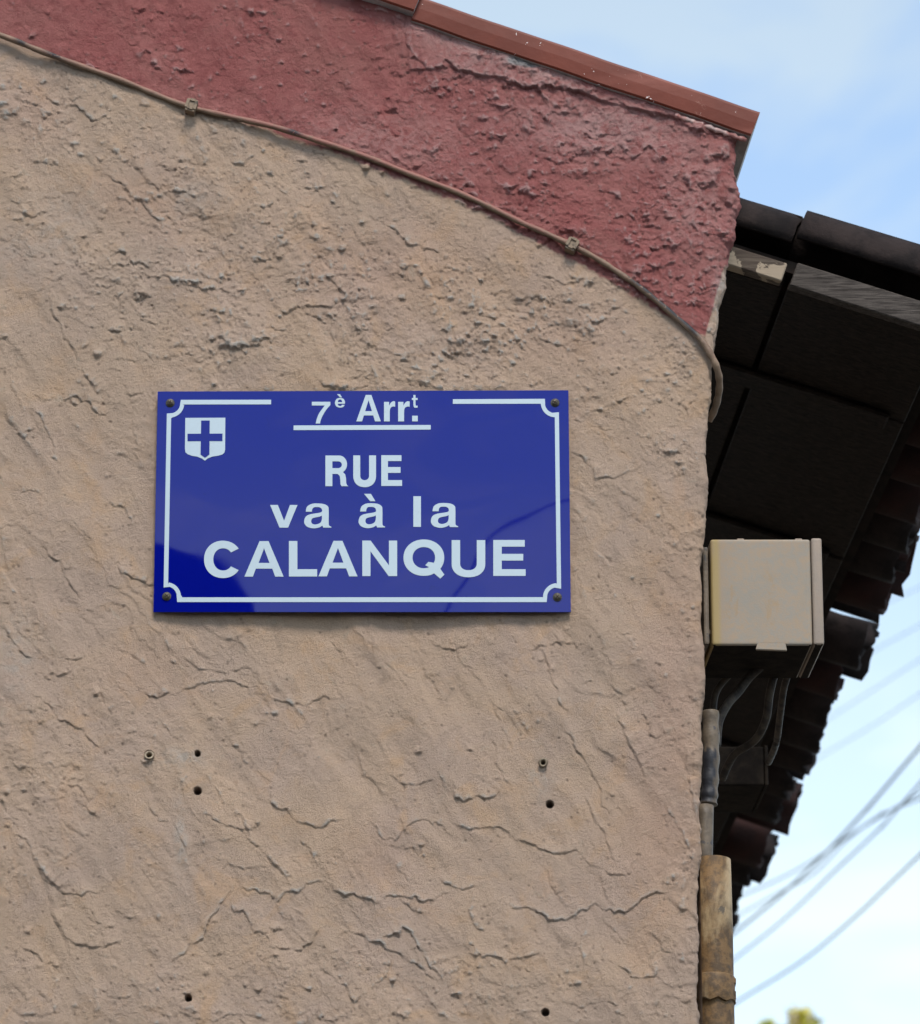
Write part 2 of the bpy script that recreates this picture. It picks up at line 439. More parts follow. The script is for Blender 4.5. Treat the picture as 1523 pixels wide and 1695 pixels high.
def win(x0, y0, x1, y1):
    i0 = max(int((x0 - X0) / CELL), 0); i1 = min(int((x1 - X0) / CELL) + 2, H.shape[1])
    j0 = max(int((y0 - Y0) / CELL), 0); j1 = min(int((y1 - Y0) / CELL) + 2, H.shape[0])
    return slice(j0, j1), slice(i0, i1)
def fractal(pts, amp, rg):
    pts = [np.array(p, float) for p in pts]
    while True:
        L = max(np.linalg.norm(b - a) for a, b in zip(pts, pts[1:]))
        if L < 5: break
        out = [pts[0]]
        for a, b in zip(pts, pts[1:]):
            d = b - a; l = np.linalg.norm(d)
            if l >= 5:
                out.append((a + b) / 2 + np.array([-d[1], d[0]]) * rg.normal(0, amp))
            out.append(b)
        pts = out
    return pts
WLINE = np.zeros_like(H)
def lip(pts, amp, back=9, flip=False, jit=.13, groove=.35, seedk=0, sharp=1.3, worn_lit=0):
    """a torn plaster edge: surface stands proud above the line (or below when flip) and falls off sharply at it"""
    pts = fractal(pts, jit, np.random.default_rng(100 + seedk))
    xs = [p[0] for p in pts]; ys = [p[1] for p in pts]
    mrg = back * 2.8 + 5
    sl = win(min(xs) - mrg, min(ys) - mrg, max(xs) + mrg, max(ys) + mrg)
    x, y = GX[sl], GY[sl]
    if x.size == 0: return
    best = np.full(x.shape, 1e9); side = np.zeros(x.shape); tt = np.zeros(x.shape)
    n = len(pts) - 1
    for k in range(n):
        ax_, ay_ = pts[k]; bx, by = pts[k + 1]
        if bx < ax_ and pts[0][0] <= pts[-1][0]: pass
        dx, dy = bx - ax_, by - ay_
        L2 = dx * dx + dy * dy + 1e-9
        t = np.clip(((x - ax_) * dx + (y - ay_) * dy) / L2, 0, 1)
        d = np.hypot(x - ax_ - t * dx, y - ay_ - t * dy)
        m_ = d < best
        best = np.where(m_, d, best)
        side = np.where(m_, np.sign(dx * (y - ay_) - dy * (x - ax_)), side)
        tt = np.where(m_, (k + t) / n, tt)
    sd_ = best * side                      # >0 below a line drawn left to right
    if flip: sd_ = -sd_
    env = np.clip(np.minimum(tt, 1 - tt) * 6, 0, 1) ** .6 * (.6 + .4 * np.sin(tt * 21 + seedk) * np.cos(tt * 9 + seedk * 2))
    up = np.where(sd_ < 0, np.exp(-np.maximum(-sd_, 0) / back), np.clip(1 - sd_ / sharp, 0, 1))
    gr = np.exp(-((sd_ - sharp - .8) / 1.6) ** 2)
    H[sl] += amp * env * (up - groove * gr)
    if worn_lit: WLINE[sl] = np.maximum(WLINE[sl], worn_lit * env * np.exp(-((sd_ + 1.5) / 2.2) ** 2))  # pale line above the edge: painted highlight along with chipped paint
LIPS = [
 ([(334,1348),(358,1359),(384,1369),(410,1372),(431,1366)],2.2), ([(439,1306),(457,1338),(486,1356),(515,1366),(557,1361),(581,1356)],2.4),
 ([(381,1222),(400,1243),(415,1264)],2.0), ([(268,1185),(284,1217),(297,1230)],1.6), ([(581,1212),(594,1248),(610,1285),(636,1319)],1.5),
 ([(610,1356),(625,1369),(639,1390),(662,1380),(683,1361),(704,1356),(730,1364),(751,1390)],2.2),
 ([(751,1364),(804,1369),(830,1369),(862,1390),(899,1406),(935,1411),(962,1414),(998,1440)],2.3),
 ([(751,1298),(754,1322),(767,1327),(793,1317),(828,1306)],3.2), ([(384,1490),(400,1508),(415,1529),(426,1542),(449,1556)],2.4),
 ([(662,1485),(678,1500),(704,1510)],2.2), ([(783,1479),(775,1506),(788,1535),(804,1537)],2.4),
 ([(449,1571),(494,1574),(510,1563),(536,1529)],2.8), ([(562,1626),(578,1642),(586,1660),(610,1642)],2.8),
 ([(463,1495),(470,1516)],1.6), ([(967,1516),(962,1558),(969,1600)],1.8), ([(247,1317),(263,1359),(300,1390),(308,1416)],2.0),
 ([(720,1275),(741,1311)],1.5), ([(814,1222),(830,1275),(846,1301)],1.8), ([(494,1390),(515,1411),(533,1440)],1.5), ([(484,1416),(499,1443)],1.5),
 ([(652,1427),(678,1464)],1.6), ([(245,1142),(290,1150),(330,1132),(350,1128),(400,1135),(440,1148),(490,1165),(530,1155),(568,1160)],1.8),
 ([(415,1110),(430,1130),(447,1150)],1.3), ([(740,1050),(760,1090),(800,1130)],1.3), ([(940,748),(958,752),(975,770),(985,800),(1005,790),(1035,784),(1062,768)],2.4),
 ([(117,658),(135,664),(152,676),(165,687),(177,687)],3.4), ([(50,671),(71,696),(88,731),(106,770)],2.2), ([(64,904),(85,922),(103,940),(117,968),(131,989)],2.4),
 ([(177,830),(198,837),(212,851),(219,869)],2.2), ([(195,936),(202,950),(219,958),(241,965)],3.4), ([(108,1090),(124,1092),(138,1085)],2.6),
 ([(73,1122),(88,1113),(120,1108)],2.4), ([(0,1035),(28,1067),(53,1096)],2.2), ([(156,1142),(173,1163),(188,1181)],2.0), ([(238,1143),(262,1154),(282,1145)],2.6),
 ([(219,688),(227,735),(230,777)],1.8), ([(-40,878),(0,874),(25,872)],2.0), ([(35,814),(71,817)],1.6),
 ([(267,456),(287,468),(306,472),(334,478),(358,480),(373,480),(389,484)],3.4), ([(456,515),(476,519),(499,511),(535,507),(555,511)],3.0),
 ([(358,555),(373,566),(397,580),(417,574),(432,562),(456,572)],3.8), ([(637,373),(665,393),(692,405),(728,417)],3.4), ([(543,515),(555,570),(559,594)],1.6),
 ([(897,463),(924,466),(939,471),(960,466),(973,455)],2.6), ([(882,534),(895,547),(929,534)],2.6), ([(916,568),(939,586)],2.6), ([(1140,568),(1162,583)],2.4),
 ([(1005,518),(1029,510),(1042,518)],2.2), ([(191,51),(221,74),(250,96),(272,118)],2.2), ([(77,147),(88,169),(125,173),(151,199),(188,176)],2.8),
 ([(176,287),(206,313),(235,331),(257,360),(287,382)],2.6), ([(188,419),(221,438),(254,445)],2.6), ([(191,489),(199,515),(210,522)],2.0),
 ([(176,540),(184,548),(202,548),(206,574)],2.6), ([(11,324),(33,338)],2.4), ([(1046,263),(1067,247),(1093,257),(1109,252)],4.2),
 ([(752,95),(794,97),(810,100)],2.0), ([(960,215),(990,228),(1010,222)],3.0), ([(1130,300),(1160,312),(1185,305)],3.4), ([(1060,400),(1082,415),(1110,408)],3.4),
 ([(1150,460),(1168,478),(1186,470)],3.6), ([(990,300),(1015,318),(1030,330)],3.0), ([(880,270),(905,262),(930,275)],2.6), ([(1015,360),(1040,352),(1062,366)],3.0),
 ([(1100,440),(1118,460),(1140,452)],3.0), ([(1170,250),(1190,262),(1212,258)],4.0), ([(690,150),(730,160),(760,150)],1.4), ([(300,110),(320,118)],3.0),
 ([(20,1380),(50,1400),(60,1425)],2.2), ([(95,1290),(130,1300),(150,1330)],1.8), ([(1060,1180),(1080,1200),(1090,1230)],2.0), ([(1010,1130),(1030,1150),(1040,1180)],1.8),
 ([(30,1560),(70,1590),(100,1600)],2.2), ([(150,1480),(165,1530)],1.6), ([(905,1440),(920,1480),(940,1500)],1.8), ([(1000,1440),(1035,1450),(1050,1420)],2.2),
 ([(1020,1600),(1060,1620),(1100,1610)],2.2), ([(700,1100),(720,1130),(725,1160)],1.5), ([(910,1040),(925,1060),(960,1075)],1.6), ([(540,1045),(560,1075),(570,1100)],1.4),
]
for k, (pts, a) in enumerate(LIPS): lip(pts, a * 1.45, 10, seedk=k, worn_lit=.25 if a > 2.5 else 0)
RIDGES = [  # edges whose upper side is the lower one: a pale line paints their highlight and chipped paint
 ([(281,1595),(305,1579),(337,1553),(344,1527),(363,1500),(389,1466)],2.4), ([(400,1471),(426,1474),(457,1495),(494,1477),(541,1458)],2.0),
 ([(541,1458),(562,1477),(610,1490),(620,1498),(646,1482),(673,1485),(688,1482),(746,1477)],2.6), ([(830,1498),(851,1503),(883,1506),(909,1524),(946,1516),(1000,1506),(1060,1490),(1110,1480)],2.6),
 ([(625,1558),(646,1548),(667,1535),(681,1542),(694,1569),(709,1595),(730,1619)],2.6), ([(620,1626),(646,1595),(644,1587)],2.2),
]
for k, (pts, a) in enumerate(RIDGES):
    lip(pts, a * 1.9, 7, flip=False, seedk=200 + k, groove=.35, worn_lit=.9)

# the thick patch of mortar under the coping
CR = [(673,40),(673,74),(684,92),(710,116),(731,113),(736,100),(757,118),(794,126),(820,129),(841,139),(868,147),(889,144),(893,152),(899,142),(936,150),(957,152),(994,168),(1046,181),(1120,197),(1125,205)]
lip(CR, 6.5, 26, jit=.08, groove=.45, seedk=400, sharp=1.8)
crY = interp(GX, CR[3:])
patch = (GX > 676) & (GX < 1125) & (GY < crY)
H += np.where(patch, 2.0, 0)
H = np.where(patch, H * .75 + 1.6, H)
lip([(560,0),(600,12),(640,22),(665,34),(680,50)], 4.5, 12, seedk=401)
lip([(648,30),(655,45),(673,50)], 3, 6, seedk=402)
lip([(1125,205),(1170,222),(1190,232),(1228,240)], 6, 14, seedk=403)
# random short tool marks
rs = np.random.default_rng(5)
for k in range(150):
    x, y = rs.uniform(-80, 1200), rs.uniform(-60, 1760)
    ang = R(rs.normal(52, 26)) if rs.random() < .72 else R(rs.uniform(-20, 20))
    L = rs.uniform(14, 60); a = rs.gamma(2.0, .52)
    bend = rs.normal(0, .3)
    mid = (x + math.cos(ang) * L / 2 - math.sin(ang) * L * bend * .4, y + math.sin(ang) * L / 2 + math.cos(ang) * L * bend * .4)
    lip([(x, y), mid, (x + math.cos(ang) * L, y + math.sin(ang) * L)], a, rs.uniform(3, 10), flip=rs.random() < .25, seedk=1000 + k, groove=.3)
# long pulls of the trowel: the plaster ends in an edge on their right
for k in range(235):
    x, y = rs.uniform(-80, 1160), rs.uniform(60, 1700)
    j_, i_ = int((y - Y0) / CELL), int((x - X0) / CELL)
    if RED[j_, i_] > .5 and rs.random() < .75: continue
    L = rs.uniform(45, 190) * (1 if y > 600 or x < 250 else .5); a = rs.gamma(1.9, .78)
    a0 = rs.normal(60, 8); pts_ = [(x, y)]
    for q_ in range(4):
        a0 += rs.normal(0, 9); pts_.append((pts_[-1][0] + math.cos(R(a0)) * L / 4, pts_[-1][1] + math.sin(R(a0)) * L / 4))
    lip(pts_, a, rs.uniform(6, 16), flip=rs.random() < .12, seedk=3000 + k, groove=rs.uniform(.1, .5), jit=.09, sharp=rs.choice((1.5, 2.5, 4.5, 7)))
# drooping folds, shallow and wide
for k in range(75):
    x, y = rs.uniform(-60, 1150), rs.uniform(500, 1740)
    L = rs.uniform(40, 130); a = rs.gamma(3.0, .5); sag = rs.uniform(.12, .4) * L
    lip([(x, y), (x + L * .3, y + sag * .8), (x + L * .6, y + sag), (x + L, y + sag * rs.uniform(.1, .8))], a, rs.uniform(6, 14), seedk=5000 + k, groove=.25, jit=.10, sharp=rs.choice((1.5, 3, 6)))

BUMPS = np.zeros_like(H)
def bump_at(x, y, r, a, p=2.0, dst=None):
    dst = H if dst is None else dst
    sl = win(x - r * 1.6, y - r * 1.6, x + r * 1.6, y + r * 1.6)
    xx, yy = GX[sl] - x, GY[sl] - y
    if xx.size == 0: return
    d = np.hypot(xx, yy * 1.1) / r
    dst[sl] += a * np.clip(1 - d ** p, 0, 1)
def blur_(a, n):
    for _ in range(2):
        c_ = np.cumsum(np.pad(a, ((n + 1, n), (0, 0)), mode='edge'), 0); a = (c_[2*n+1:] - c_[:-2*n-1]) / (2*n+1)
        c_ = np.cumsum(np.pad(a, ((0, 0), (n + 1, n)), mode='edge'), 1); a = (c_[:, 2*n+1:] - c_[:, :-2*n-1]) / (2*n+1)
    return a
jx = lambda v, d: int((v - d) / CELL)
cnt = 0
while cnt < 4600:
    x, y = rs.uniform(-80, 1240), rs.uniform(-60, 1760)
    j, i = jx(y, Y0), jx(x, X0)
    den = .05 + .95 * ROUGHM[j, i] + .85 * REDR[j, i]
    if rs.random() > den: 
        continue
    r = min(rs.gamma(1.6, 1.3) + 1.4, 9.5)
    a_ = r * rs.uniform(.22, .50) * (1.2 if RED[j, i] > .5 else .85)
    bump_at(x, y, r, a_, dst=BUMPS)
    if r > 4:
        for _ in range(3): bump_at(x + rs.normal(0, r * .8), y + rs.normal(0, r * .5), r * rs.uniform(.3, .8), a_ * rs.uniform(.3, .8), dst=BUMPS)
    cnt += 1
for x, y, r, a in [(849,1605,22,2.2),(565,408,8,6),(545,430,6,4),(1180,287,15,8),(1172,262,12,6),(1195,246,18,8),(990,245,12,5),(1090,260,14,6),(902,505,6,3),(435,247,7,4),(535,375,6,4),
                   (987,777,9,3),(153,540,6,3),(100,200,14,5),(75,185,12,4),(40,200,14,4),(345,560,12,4),(380,565,14,4),(420,560,12,4),(1208,330,12,5),(1195,380,16,5),(1110,250,12,4)]:
    bump_at(x, y, r, a * .8, dst=BUMPS)
for k in range(260):
    x, y = rs.uniform(-60, 1200), rs.uniform(120, 760)
    j, i = jx(y, Y0), jx(x, X0)
    if RED[j, i] > .5 or rs.random() > .25 + ROUGHM[j, i]: continue
    L = rs.uniform(12, 46)
    lip([(x, y), (x + L * .5, y + rs.uniform(-.1, .3) * L), (x + L, y + rs.uniform(-.25, .25) * L)], rs.uniform(1.2, 3.6), rs.uniform(4, 12), seedk=7000 + k, groove=.55, jit=.16, sharp=rs.choice((1.3, 2.2)))
# pits where grains fell out
for k in range(1500):
    x, y = rs.uniform(-80, 1240), rs.uniform(-60, 1760)
    j, i = jx(y, Y0), jx(x, X0)
    if rs.random() > .10 + ROUGHM[j, i] * .9: continue
    r = rs.uniform(1.6, 3.2)
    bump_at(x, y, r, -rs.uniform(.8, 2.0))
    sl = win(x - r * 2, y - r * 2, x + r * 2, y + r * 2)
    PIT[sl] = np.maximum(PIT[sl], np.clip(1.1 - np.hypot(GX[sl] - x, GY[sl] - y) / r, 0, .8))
# what stands above its surroundings has lost its paint
def samp(arr, x, y):
    fx = np.clip((x - X0) / CELL, 0, arr.shape[1] - 1.001); fy = np.clip((y - Y0) / CELL, 0, arr.shape[0] - 1.001)
    i = fx.astype(int); j = fy.astype(int); u, v = fx - i, fy - j
    return arr[j, i] * (1-u) * (1-v) + arr[j, i+1] * u * (1-v) + arr[j+1, i] * (1-u) * v + arr[j+1, i+1] * u * v
# grains are ragged, not round
jag_x = 3.6 * fbm(GX, GY, 91, 13, 4, .65); jag_y = 3.2 * fbm(GX, GY, 92, 13, 4, .65)
H += samp(BUMPS, GX + jag_x, GY + jag_y) * (.85 + .5 * fbm(GX, GY, 93, 7, 2))
# crusts: flakes of thrown mortar with broken outlines
isl = fbm(GX + .6 * jag_x, (GY + .6 * jag_y) * 1.35, 94, 34, 5, .66)
H += (.04 + 1.3 * ROUGHM + 1.9 * REDR) * sstep(.12, .19, isl) * (.6 + 1.2 * np.clip(isl - .1, 0, .5))
isl2 = fbm(GX * 1.2, GY * 1.2, 95, 15, 4, .68)
H += (.03 + .6 * ROUGHM + .8 * REDR) * sstep(.16, .25, isl2)
# wet mortar sags: lower edges are steep and hang over, upper ones run out
for k_ in range(2):
    Hd = np.clip(H - blur_(H, 9), -3, 5)
    H = samp(H, GX - .2 * Hd, GY - .62 * Hd)
GX1 = .50 + .75 * ROUGHM + .5 * REDR
H += GX1 * .50 * fbm(GX + .5 * jag_x, GY, 96, 6.5, 2, .9)
cz_ = 1 - np.abs(fbm(GX + jag_x, GY * 1.4 + jag_y, 97, 20, 4, .65)) * 5
H -= (.04 + .5 * ROUGHM + .8 * REDR) * np.clip(cz_, 0, 1) ** 2 * sstep(-.1, .25, fbm(GX, GY, 98, 60, 2))
for k in range(15000):
    x, y = rs.uniform(-80, 1240), rs.uniform(-60, 1760)
    j, i = jx(y, Y0), jx(x, X0)
    if rs.random() > .14 + .8 * ROUGHM[j, i] + .6 * REDR[j, i]: continue
    r = rs.uniform(1.7, 3.4)
    if rs.random() < .42:
        bump_at(x, y, r, -rs.uniform(.6, 1.8))
        sl = win(x - r * 2, y - r * 2, x + r * 2, y + r * 2)
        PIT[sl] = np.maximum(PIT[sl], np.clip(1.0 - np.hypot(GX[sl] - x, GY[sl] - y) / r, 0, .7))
    else: bump_at(x, y, r, rs.uniform(.5, 1.3))
H *= 1.2
def blur(a, n):
    for _ in range(3):
        c_ = np.cumsum(np.pad(a, ((n, n), (0, 0)), mode='edge'), 0); a = (c_[2*n-1:][: a.shape[0]] - np.pad(c_, ((1,0),(0,0)))[: a.shape[0]]) / (2 * n)
        c_ = np.cumsum(np.pad(a, ((0, 0), (n, n)), mode='edge'), 1); a = (c_[:, 2*n-1:][:, : a.shape[1]] - np.pad(c_, ((0,0),(1,0)))[:, : a.shape[1]]) / (2 * n)
    return a
hp = H - blur_(H, 5)
WEAR_LIT = .85 * sstep(.55, 2.1, hp) * sstep(.05, .45, fbm(GX, GY, 71, 130, 3) * .8 + .32 + .25 * ROUGHM)
for cx_, cy_, rx, ry, w in [(760,40,70,30,1.0),(870,95,120,35,.7),(1000,200,150,45,.5),(320,330,50,30,.5),(300,1255,38,16,.6),(300,1390,12,70,.5),(40,400,40,60,.3),(895,1290,20,30,.6),
                            (1190,480,12,60,.9),(100,370,60,90,.35),(30,1080,30,60,.5),(1215,350,10,40,.8),(820,110,90,22,.6)]:
    WEAR_LIT = np.maximum(WEAR_LIT, w * blob(cx_, cy_, rx, ry) * (.45 + .55 * sstep(-.2, .3, fbm(GX, GY, 73, 16, 3))))
WEAR_LIT = np.maximum(WEAR_LIT, samp(WLINE, GX, GY) * (.3 + .7 * sstep(-.2, .2, fbm(GX, GY, 74, 30, 3))))  # painted edge highlights join the real paint wear
PINK = np.clip(.9 * blob(250, 330, 120, 60) + .7 * blob(60, 180, 80, 60) + .8 * blob(640, 440, 200, 90) + .6 * blob(930, 560, 130, 80) + .8 * blob(1120, 1150, 60, 260)
               + .6 * blob(1090, 1400, 80, 160) + .5 * blob(620, 1420, 60, 60) + .4 * blob(240, 1110, 80, 60), 0, 1)
GREY = np.clip(1.0 * sstep(.25, .6, blob(890, 104, 62, 11) * (1 + .7 * fbm(GX, GY, 75, 20, 3))) + .8 * sstep(.3, .6, blob(945, 122, 22, 7)) + .7 * sstep(.4, .8, blob(722, 42, 14, 9)), 0, 1)
PALE = np.clip(1.1 * blob(745, 45, 60, 24) + 1.1 * blob(830, 82, 90, 24) + 1.0 * blob(930, 122, 80, 20) + .7 * blob(1010, 215, 130, 50) + .5 * blob(1150, 330, 60, 90) + .4 * blob(620, 240, 160, 60), 0, 1)
RED = np.maximum(RED, .75 * np.exp(-((GX - 258 - .02 * (GY - 1490)) / 3.2) ** 2) * sstep(1418, 1450, GY) * sstep(1545, 1510, GY) * sstep(-.25, .2, fbm(GX * 3, GY * .4, 99, 12, 3)))
# the sign side: plaster lies flat under the plate
flat = sstep(14, 0, np.maximum(np.maximum(262 - GX, GX - 938), np.maximum(652 - GY, GY - 1008)))
H = H * (1 - .0 * flat) ; H = np.where(flat > 0, H * (1 - flat) + np.minimum(H, 1.5) * flat, H)
# holes drilled in the wall
HOLES = [(327,1247,4.2,0),(327,1310,5.6,0),(910,1331,5.4,0),(312,1653,5.0,0),(903,1677,5.6,0),(247,1250,6.5,1),(899,1262,6.0,1),]
for x, y, r, _ in HOLES:
    d = np.hypot(GX - x, GY - y)
    H -= 24 * sstep(r + .8, r - .8, d)
    PIT = np.maximum(PIT, sstep(r + 2, r - .5, d) * 1.3)
PIT = np.clip(PIT, 0, 1.3)

def sample(arr, x, y):
    """bilinear, mirrored outside the raster"""
    ny, nx = arr.shape
    fx = (x - X0) / CELL; fy = (y - Y0) / CELL
    fx = np.abs(np.mod(fx + (nx - 1), 2 * (nx - 1)) - (nx - 1)); fy = np.abs(np.mod(fy + (ny - 1), 2 * (ny - 1)) - (ny - 1))
    i = np.minimum(fx.astype(int), nx - 2); j = np.minimum(fy.astype(int), ny - 2)
    u, v = fx - i, fy - j
    return (arr[j, i] * (1-u) * (1-v) + arr[j, i+1] * u * (1-v) + arr[j+1, i] * (1-u) * v + arr[j+1, i+1] * u * v)

# ------------------------------------------------------------------ ground, road, pavement
def sheet(name, x0, y0, x1, y1, z, mat, kind='structure', n=1):
    me = mesh_from(name, [(x0,y0,z),(x1,y0,z),(x1,y1,z),(x0,y1,z)], [(0,1,2,3)])
    return tag(link(name, me, None, mat), kind=kind)
sheet('ground', -1500, -1500, 1500, 1500, -0.004, MAT_GROUND)
sheet('road', -40, -60, 40, -1.3, 0.0, MAT_ASPHALT)
bm = bmesh.new(); frame_box(bm, Vector((-6, -1.15, -.05)), Vector((1,0,0)), Vector((0,1,0)), Vector((0,0,1)), 40, 3.2 , .17)
tag(link('pavement', bm_mesh('pavement', bm), None, MAT_PAVE), kind='structure')
bm = bmesh.new(); frame_box(bm, Vector((-6, -1.3, -.05)), Vector((1,0,0)), Vector((0,1,0)), Vector((0,0,1)), 40, .148, .175, .01)
tag(link('kerb', bm_mesh('kerb', bm), None, MAT_KERB), kind='structure')

# ------------------------------------------------------------------ the house
YAW = R(5.1)
DV = Vector((-math.sin(YAW), math.cos(YAW), 0))       # the side street's direction
ND = Vector((math.cos(YAW), math.sin(YAW), 0))        # out of the side wall
ALPHA = math.atan(.343)
SV = Vector((math.cos(ALPHA), 0, -math.sin(ALPHA)))   # down the roof slope
UPN = Vector((math.sin(ALPHA), 0, math.cos(ALPHA)))
house = empty('house', (-1.6, 1.5, 0), 'house with tan roughcast gable, red painted band under the roof edge and dark timber eaves', 'house')

# right hand edge of the gable, by picture height
EDGE = [(-200,1214),(150,1214),(224,1214),(238,1221),(262,1219),(285,1214),(322,1225),(338,1227),(359,1218),(391,1217),(404,1206),(436,1203),(473,1203),(506,1188),(543,1188),(580,1182),(608,1178),(657,1178),
        (678,1172),(700,1174),(800,1168),(900,1166),(1000,1163),(1100,1163),(1300,1160),(1500,1157),(1695,1155),(3000,1155),(7000,1155)]
zt = P(0, -30).z; zb = P(0, 1725).z
def axis(fine0, fine1, step, end0, end1, cap):
    v = list(np.arange(fine0, fine1, step))
    s = step; x = fine0
    pre = []
    while x > end0:
        s = min(s * 1.12, cap); x -= s; pre.append(x)
    post = []; s = step; x = v[-1]
    while x < end1:
        s = min(s * 1.12, cap); x += s; post.append(x)
    return np.array(pre[::-1] + v + post)
zs = axis(zb, zt, .00172, -0.02, 6.9, .05)
RC = .012                                             # rounding of the corner
ss = axis(-.045, 1.22, .00172, -.046, 4.2, .05)       # distance leftwards from the corner edge; negative = round the corner
S, Z = np.meshgrid(ss, zs)
_, pyv = proj(np.full_like(zs, .4), zs)
xe_px = interp(pyv, EDGE)
XE = np.array([P(a, b).x if b < 3000 else P(1155, 1695).x for a, b in zip(xe_px, pyv)])
XEe = XE[:, None] + np.zeros_like(S)
th = np.clip((RC - S) / (RC * 1.5), 0, 1) * (math.pi / 2 - YAW)   # how far round the corner
# the arc begins at S = RC
arc = np.clip(RC - S, 0, RC * 1.5); thmax = math.pi / 2 - YAW; rad = RC * 1.5 / thmax
Xb = np.where(S >= RC, XEe - S, XEe - RC + rad * np.sin(th))
Yb = np.where(S >= RC, 0, rad * (1 - np.cos(th)))
rest = np.clip(-S - RC * .5, 0, 9)
Xb = Xb - math.sin(YAW) * rest; Yb = Yb + math.cos(YAW) * rest
NX, NY = np.sin(th), -np.cos(th)
shift = rad - RC                                      # keep the silhouette on the edge line
PXv, PYv = proj(XEe - S, Z)
h = sample(H, PXv, PYv) * .001
far = (PYv > 1800) | (PXv < -120)
h = np.where(far, np.clip(h, -.003, .004), h)
h = np.where(S < RC, h + .0025 * fbm(S * 1000, Z * 1000, 81, 30, 4, .6), h)
h = h + np.where((S < .05), np.clip(1 - S / .05, 0, 1) * -.001 + .0035 * fbm(S * 1000 + 500, Z * 1000, 82, 45, 4, .6) * sstep(.03, 0, S), 0)
VX = Xb + NX * h; VY = Yb + NY * h; VZ = Z + 0 * h
nz, ns = VX.shape
idx = np.arange(nz * ns).reshape(nz, ns)
quads = np.stack([idx[:-1, :-1], idx[1:, :-1], idx[1:, 1:], idx[:-1, 1:]], -1)
# top of the gable: the coping's line
COP0, COP1 = P(700, -2), P(1260, 185)
slope = (COP1.z - COP0.z) / (COP1.x - COP0.x)
ridge_x = -1.7
def top_z(x): return np.where(x > ridge_x, COP1.z + slope * (x - COP1.x), COP1.z + slope * (ridge_x - COP1.x) - slope * (ridge_x - x) * 1.0)
cz = .25 * (VZ[:-1,:-1] + VZ[1:,:-1] + VZ[1:,1:] + VZ[:-1,1:]); cx = .25 * (VX[:-1,:-1] + VX[1:,:-1] + VX[1:,1:] + VX[:-1,1:])
keep = cz < top_z(cx) - .028
F = quads[keep]
me = bpy.data.meshes.new('gable_wall')
co = np.stack([VX, VY, VZ], -1).reshape(-1, 3).astype(np.float32)
used = np.zeros(len(co), bool); used[F.ravel()] = True
remap = np.cumsum(used) - 1; co = co[used]; F = remap[F]
me.vertices.add(len(co)); me.vertices.foreach_set('co', co.ravel())
me.loops.add(F.size); me.loops.foreach_set('vertex_index', F.ravel().astype(np.int32))
me.polygons.add(len(F)); me.polygons.foreach_set('loop_start', np.arange(0, F.size, 4, dtype=np.int32))
me.polygons.foreach_set('use_smooth', np.ones(len(F), bool))
me.update(calc_edges=True)
redv = sample(RED, PXv, PYv)
bl = PYv - interp(PXv, CABLE)
redv = np.where(PXv < X0, (bl < 0) * 1.0, redv); redv = np.where(PYv > 900, 0, redv); redv = np.where(PYv < -60, 1.0, redv)
for nm, arr in (('red', redv), ('wear_lit', sample(WEAR_LIT, PXv, PYv)), ('pit', np.where(far, 0, sample(PIT, PXv, PYv))), ('pink', sample(PINK, PXv, PYv)), ('pale', np.where(far, 0, sample(PALE, PXv, PYv))), ('grey', np.where(far, 0, sample(GREY, PXv, PYv)))):
    a = me.attributes.new(nm, 'FLOAT', 'POINT')
    a.data.foreach_set('value', arr.reshape(-1)[used].astype(np.float32))
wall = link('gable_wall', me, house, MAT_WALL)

# side wall, back and left walls of the house, behind the gable render
corner_b = P(1155, 1695); xc = P(1160, 1300).x
A0 = Vector((xc - .002, .03, 0)); LEN = 7.0
A1 = A0 + DV * LEN
eave_z = P(1205, 470, .28).z - .02
V = [A0, A1, Vector((-3.7, A1.y, 0)), Vector((-3.7, .03, 0))]
T = [Vector((v.x, v.y, eave_z)) for v in V]
bm = bmesh.new(); vb = [bm.verts.new(v) for v in V]; vt = [bm.verts.new(v) for v in T]
for i in range(3): bm.faces.new((vb[i], vb[i+1], vt[i+1], vt[i]))
bmesh.ops.subdivide_edges(bm, edges=bm.edges, cuts=3, use_grid_fill=True)
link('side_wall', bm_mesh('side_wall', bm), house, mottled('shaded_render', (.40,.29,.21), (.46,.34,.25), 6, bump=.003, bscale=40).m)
# masonry core of the raised gable: 0.28 m thick, its flank seen right of the coping
bm = bmesh.new()
core = [(-3.7, 0), (xc - .012, 0), (xc - .012, eave_z), (P(1214,300).x - .012, P(1214,300).z), (P(1214,235).x - .012, float(top_z(P(1214,235).x)) - .03), (ridge_x, float(top_z(ridge_x)) - .03), (-3.7, float(top_z(-3.7)) - .03)]
f0 = [bm.verts.new((x, .028, z)) for x, z in core]; f1 = [bm.verts.new((x - math.sin(YAW)*.25, .27, z)) for x, z in core]
bm.faces.new(f0); bm.faces.new(f1[::-1])
for i in range(len(core)): bm.faces.new((f0[i], f1[i], f1[(i+1)%len(core)], f0[(i+1)%len(core)]))
link('parapet_core', bm_mesh('parapet_core', bm), house, MAT_MORTAR)

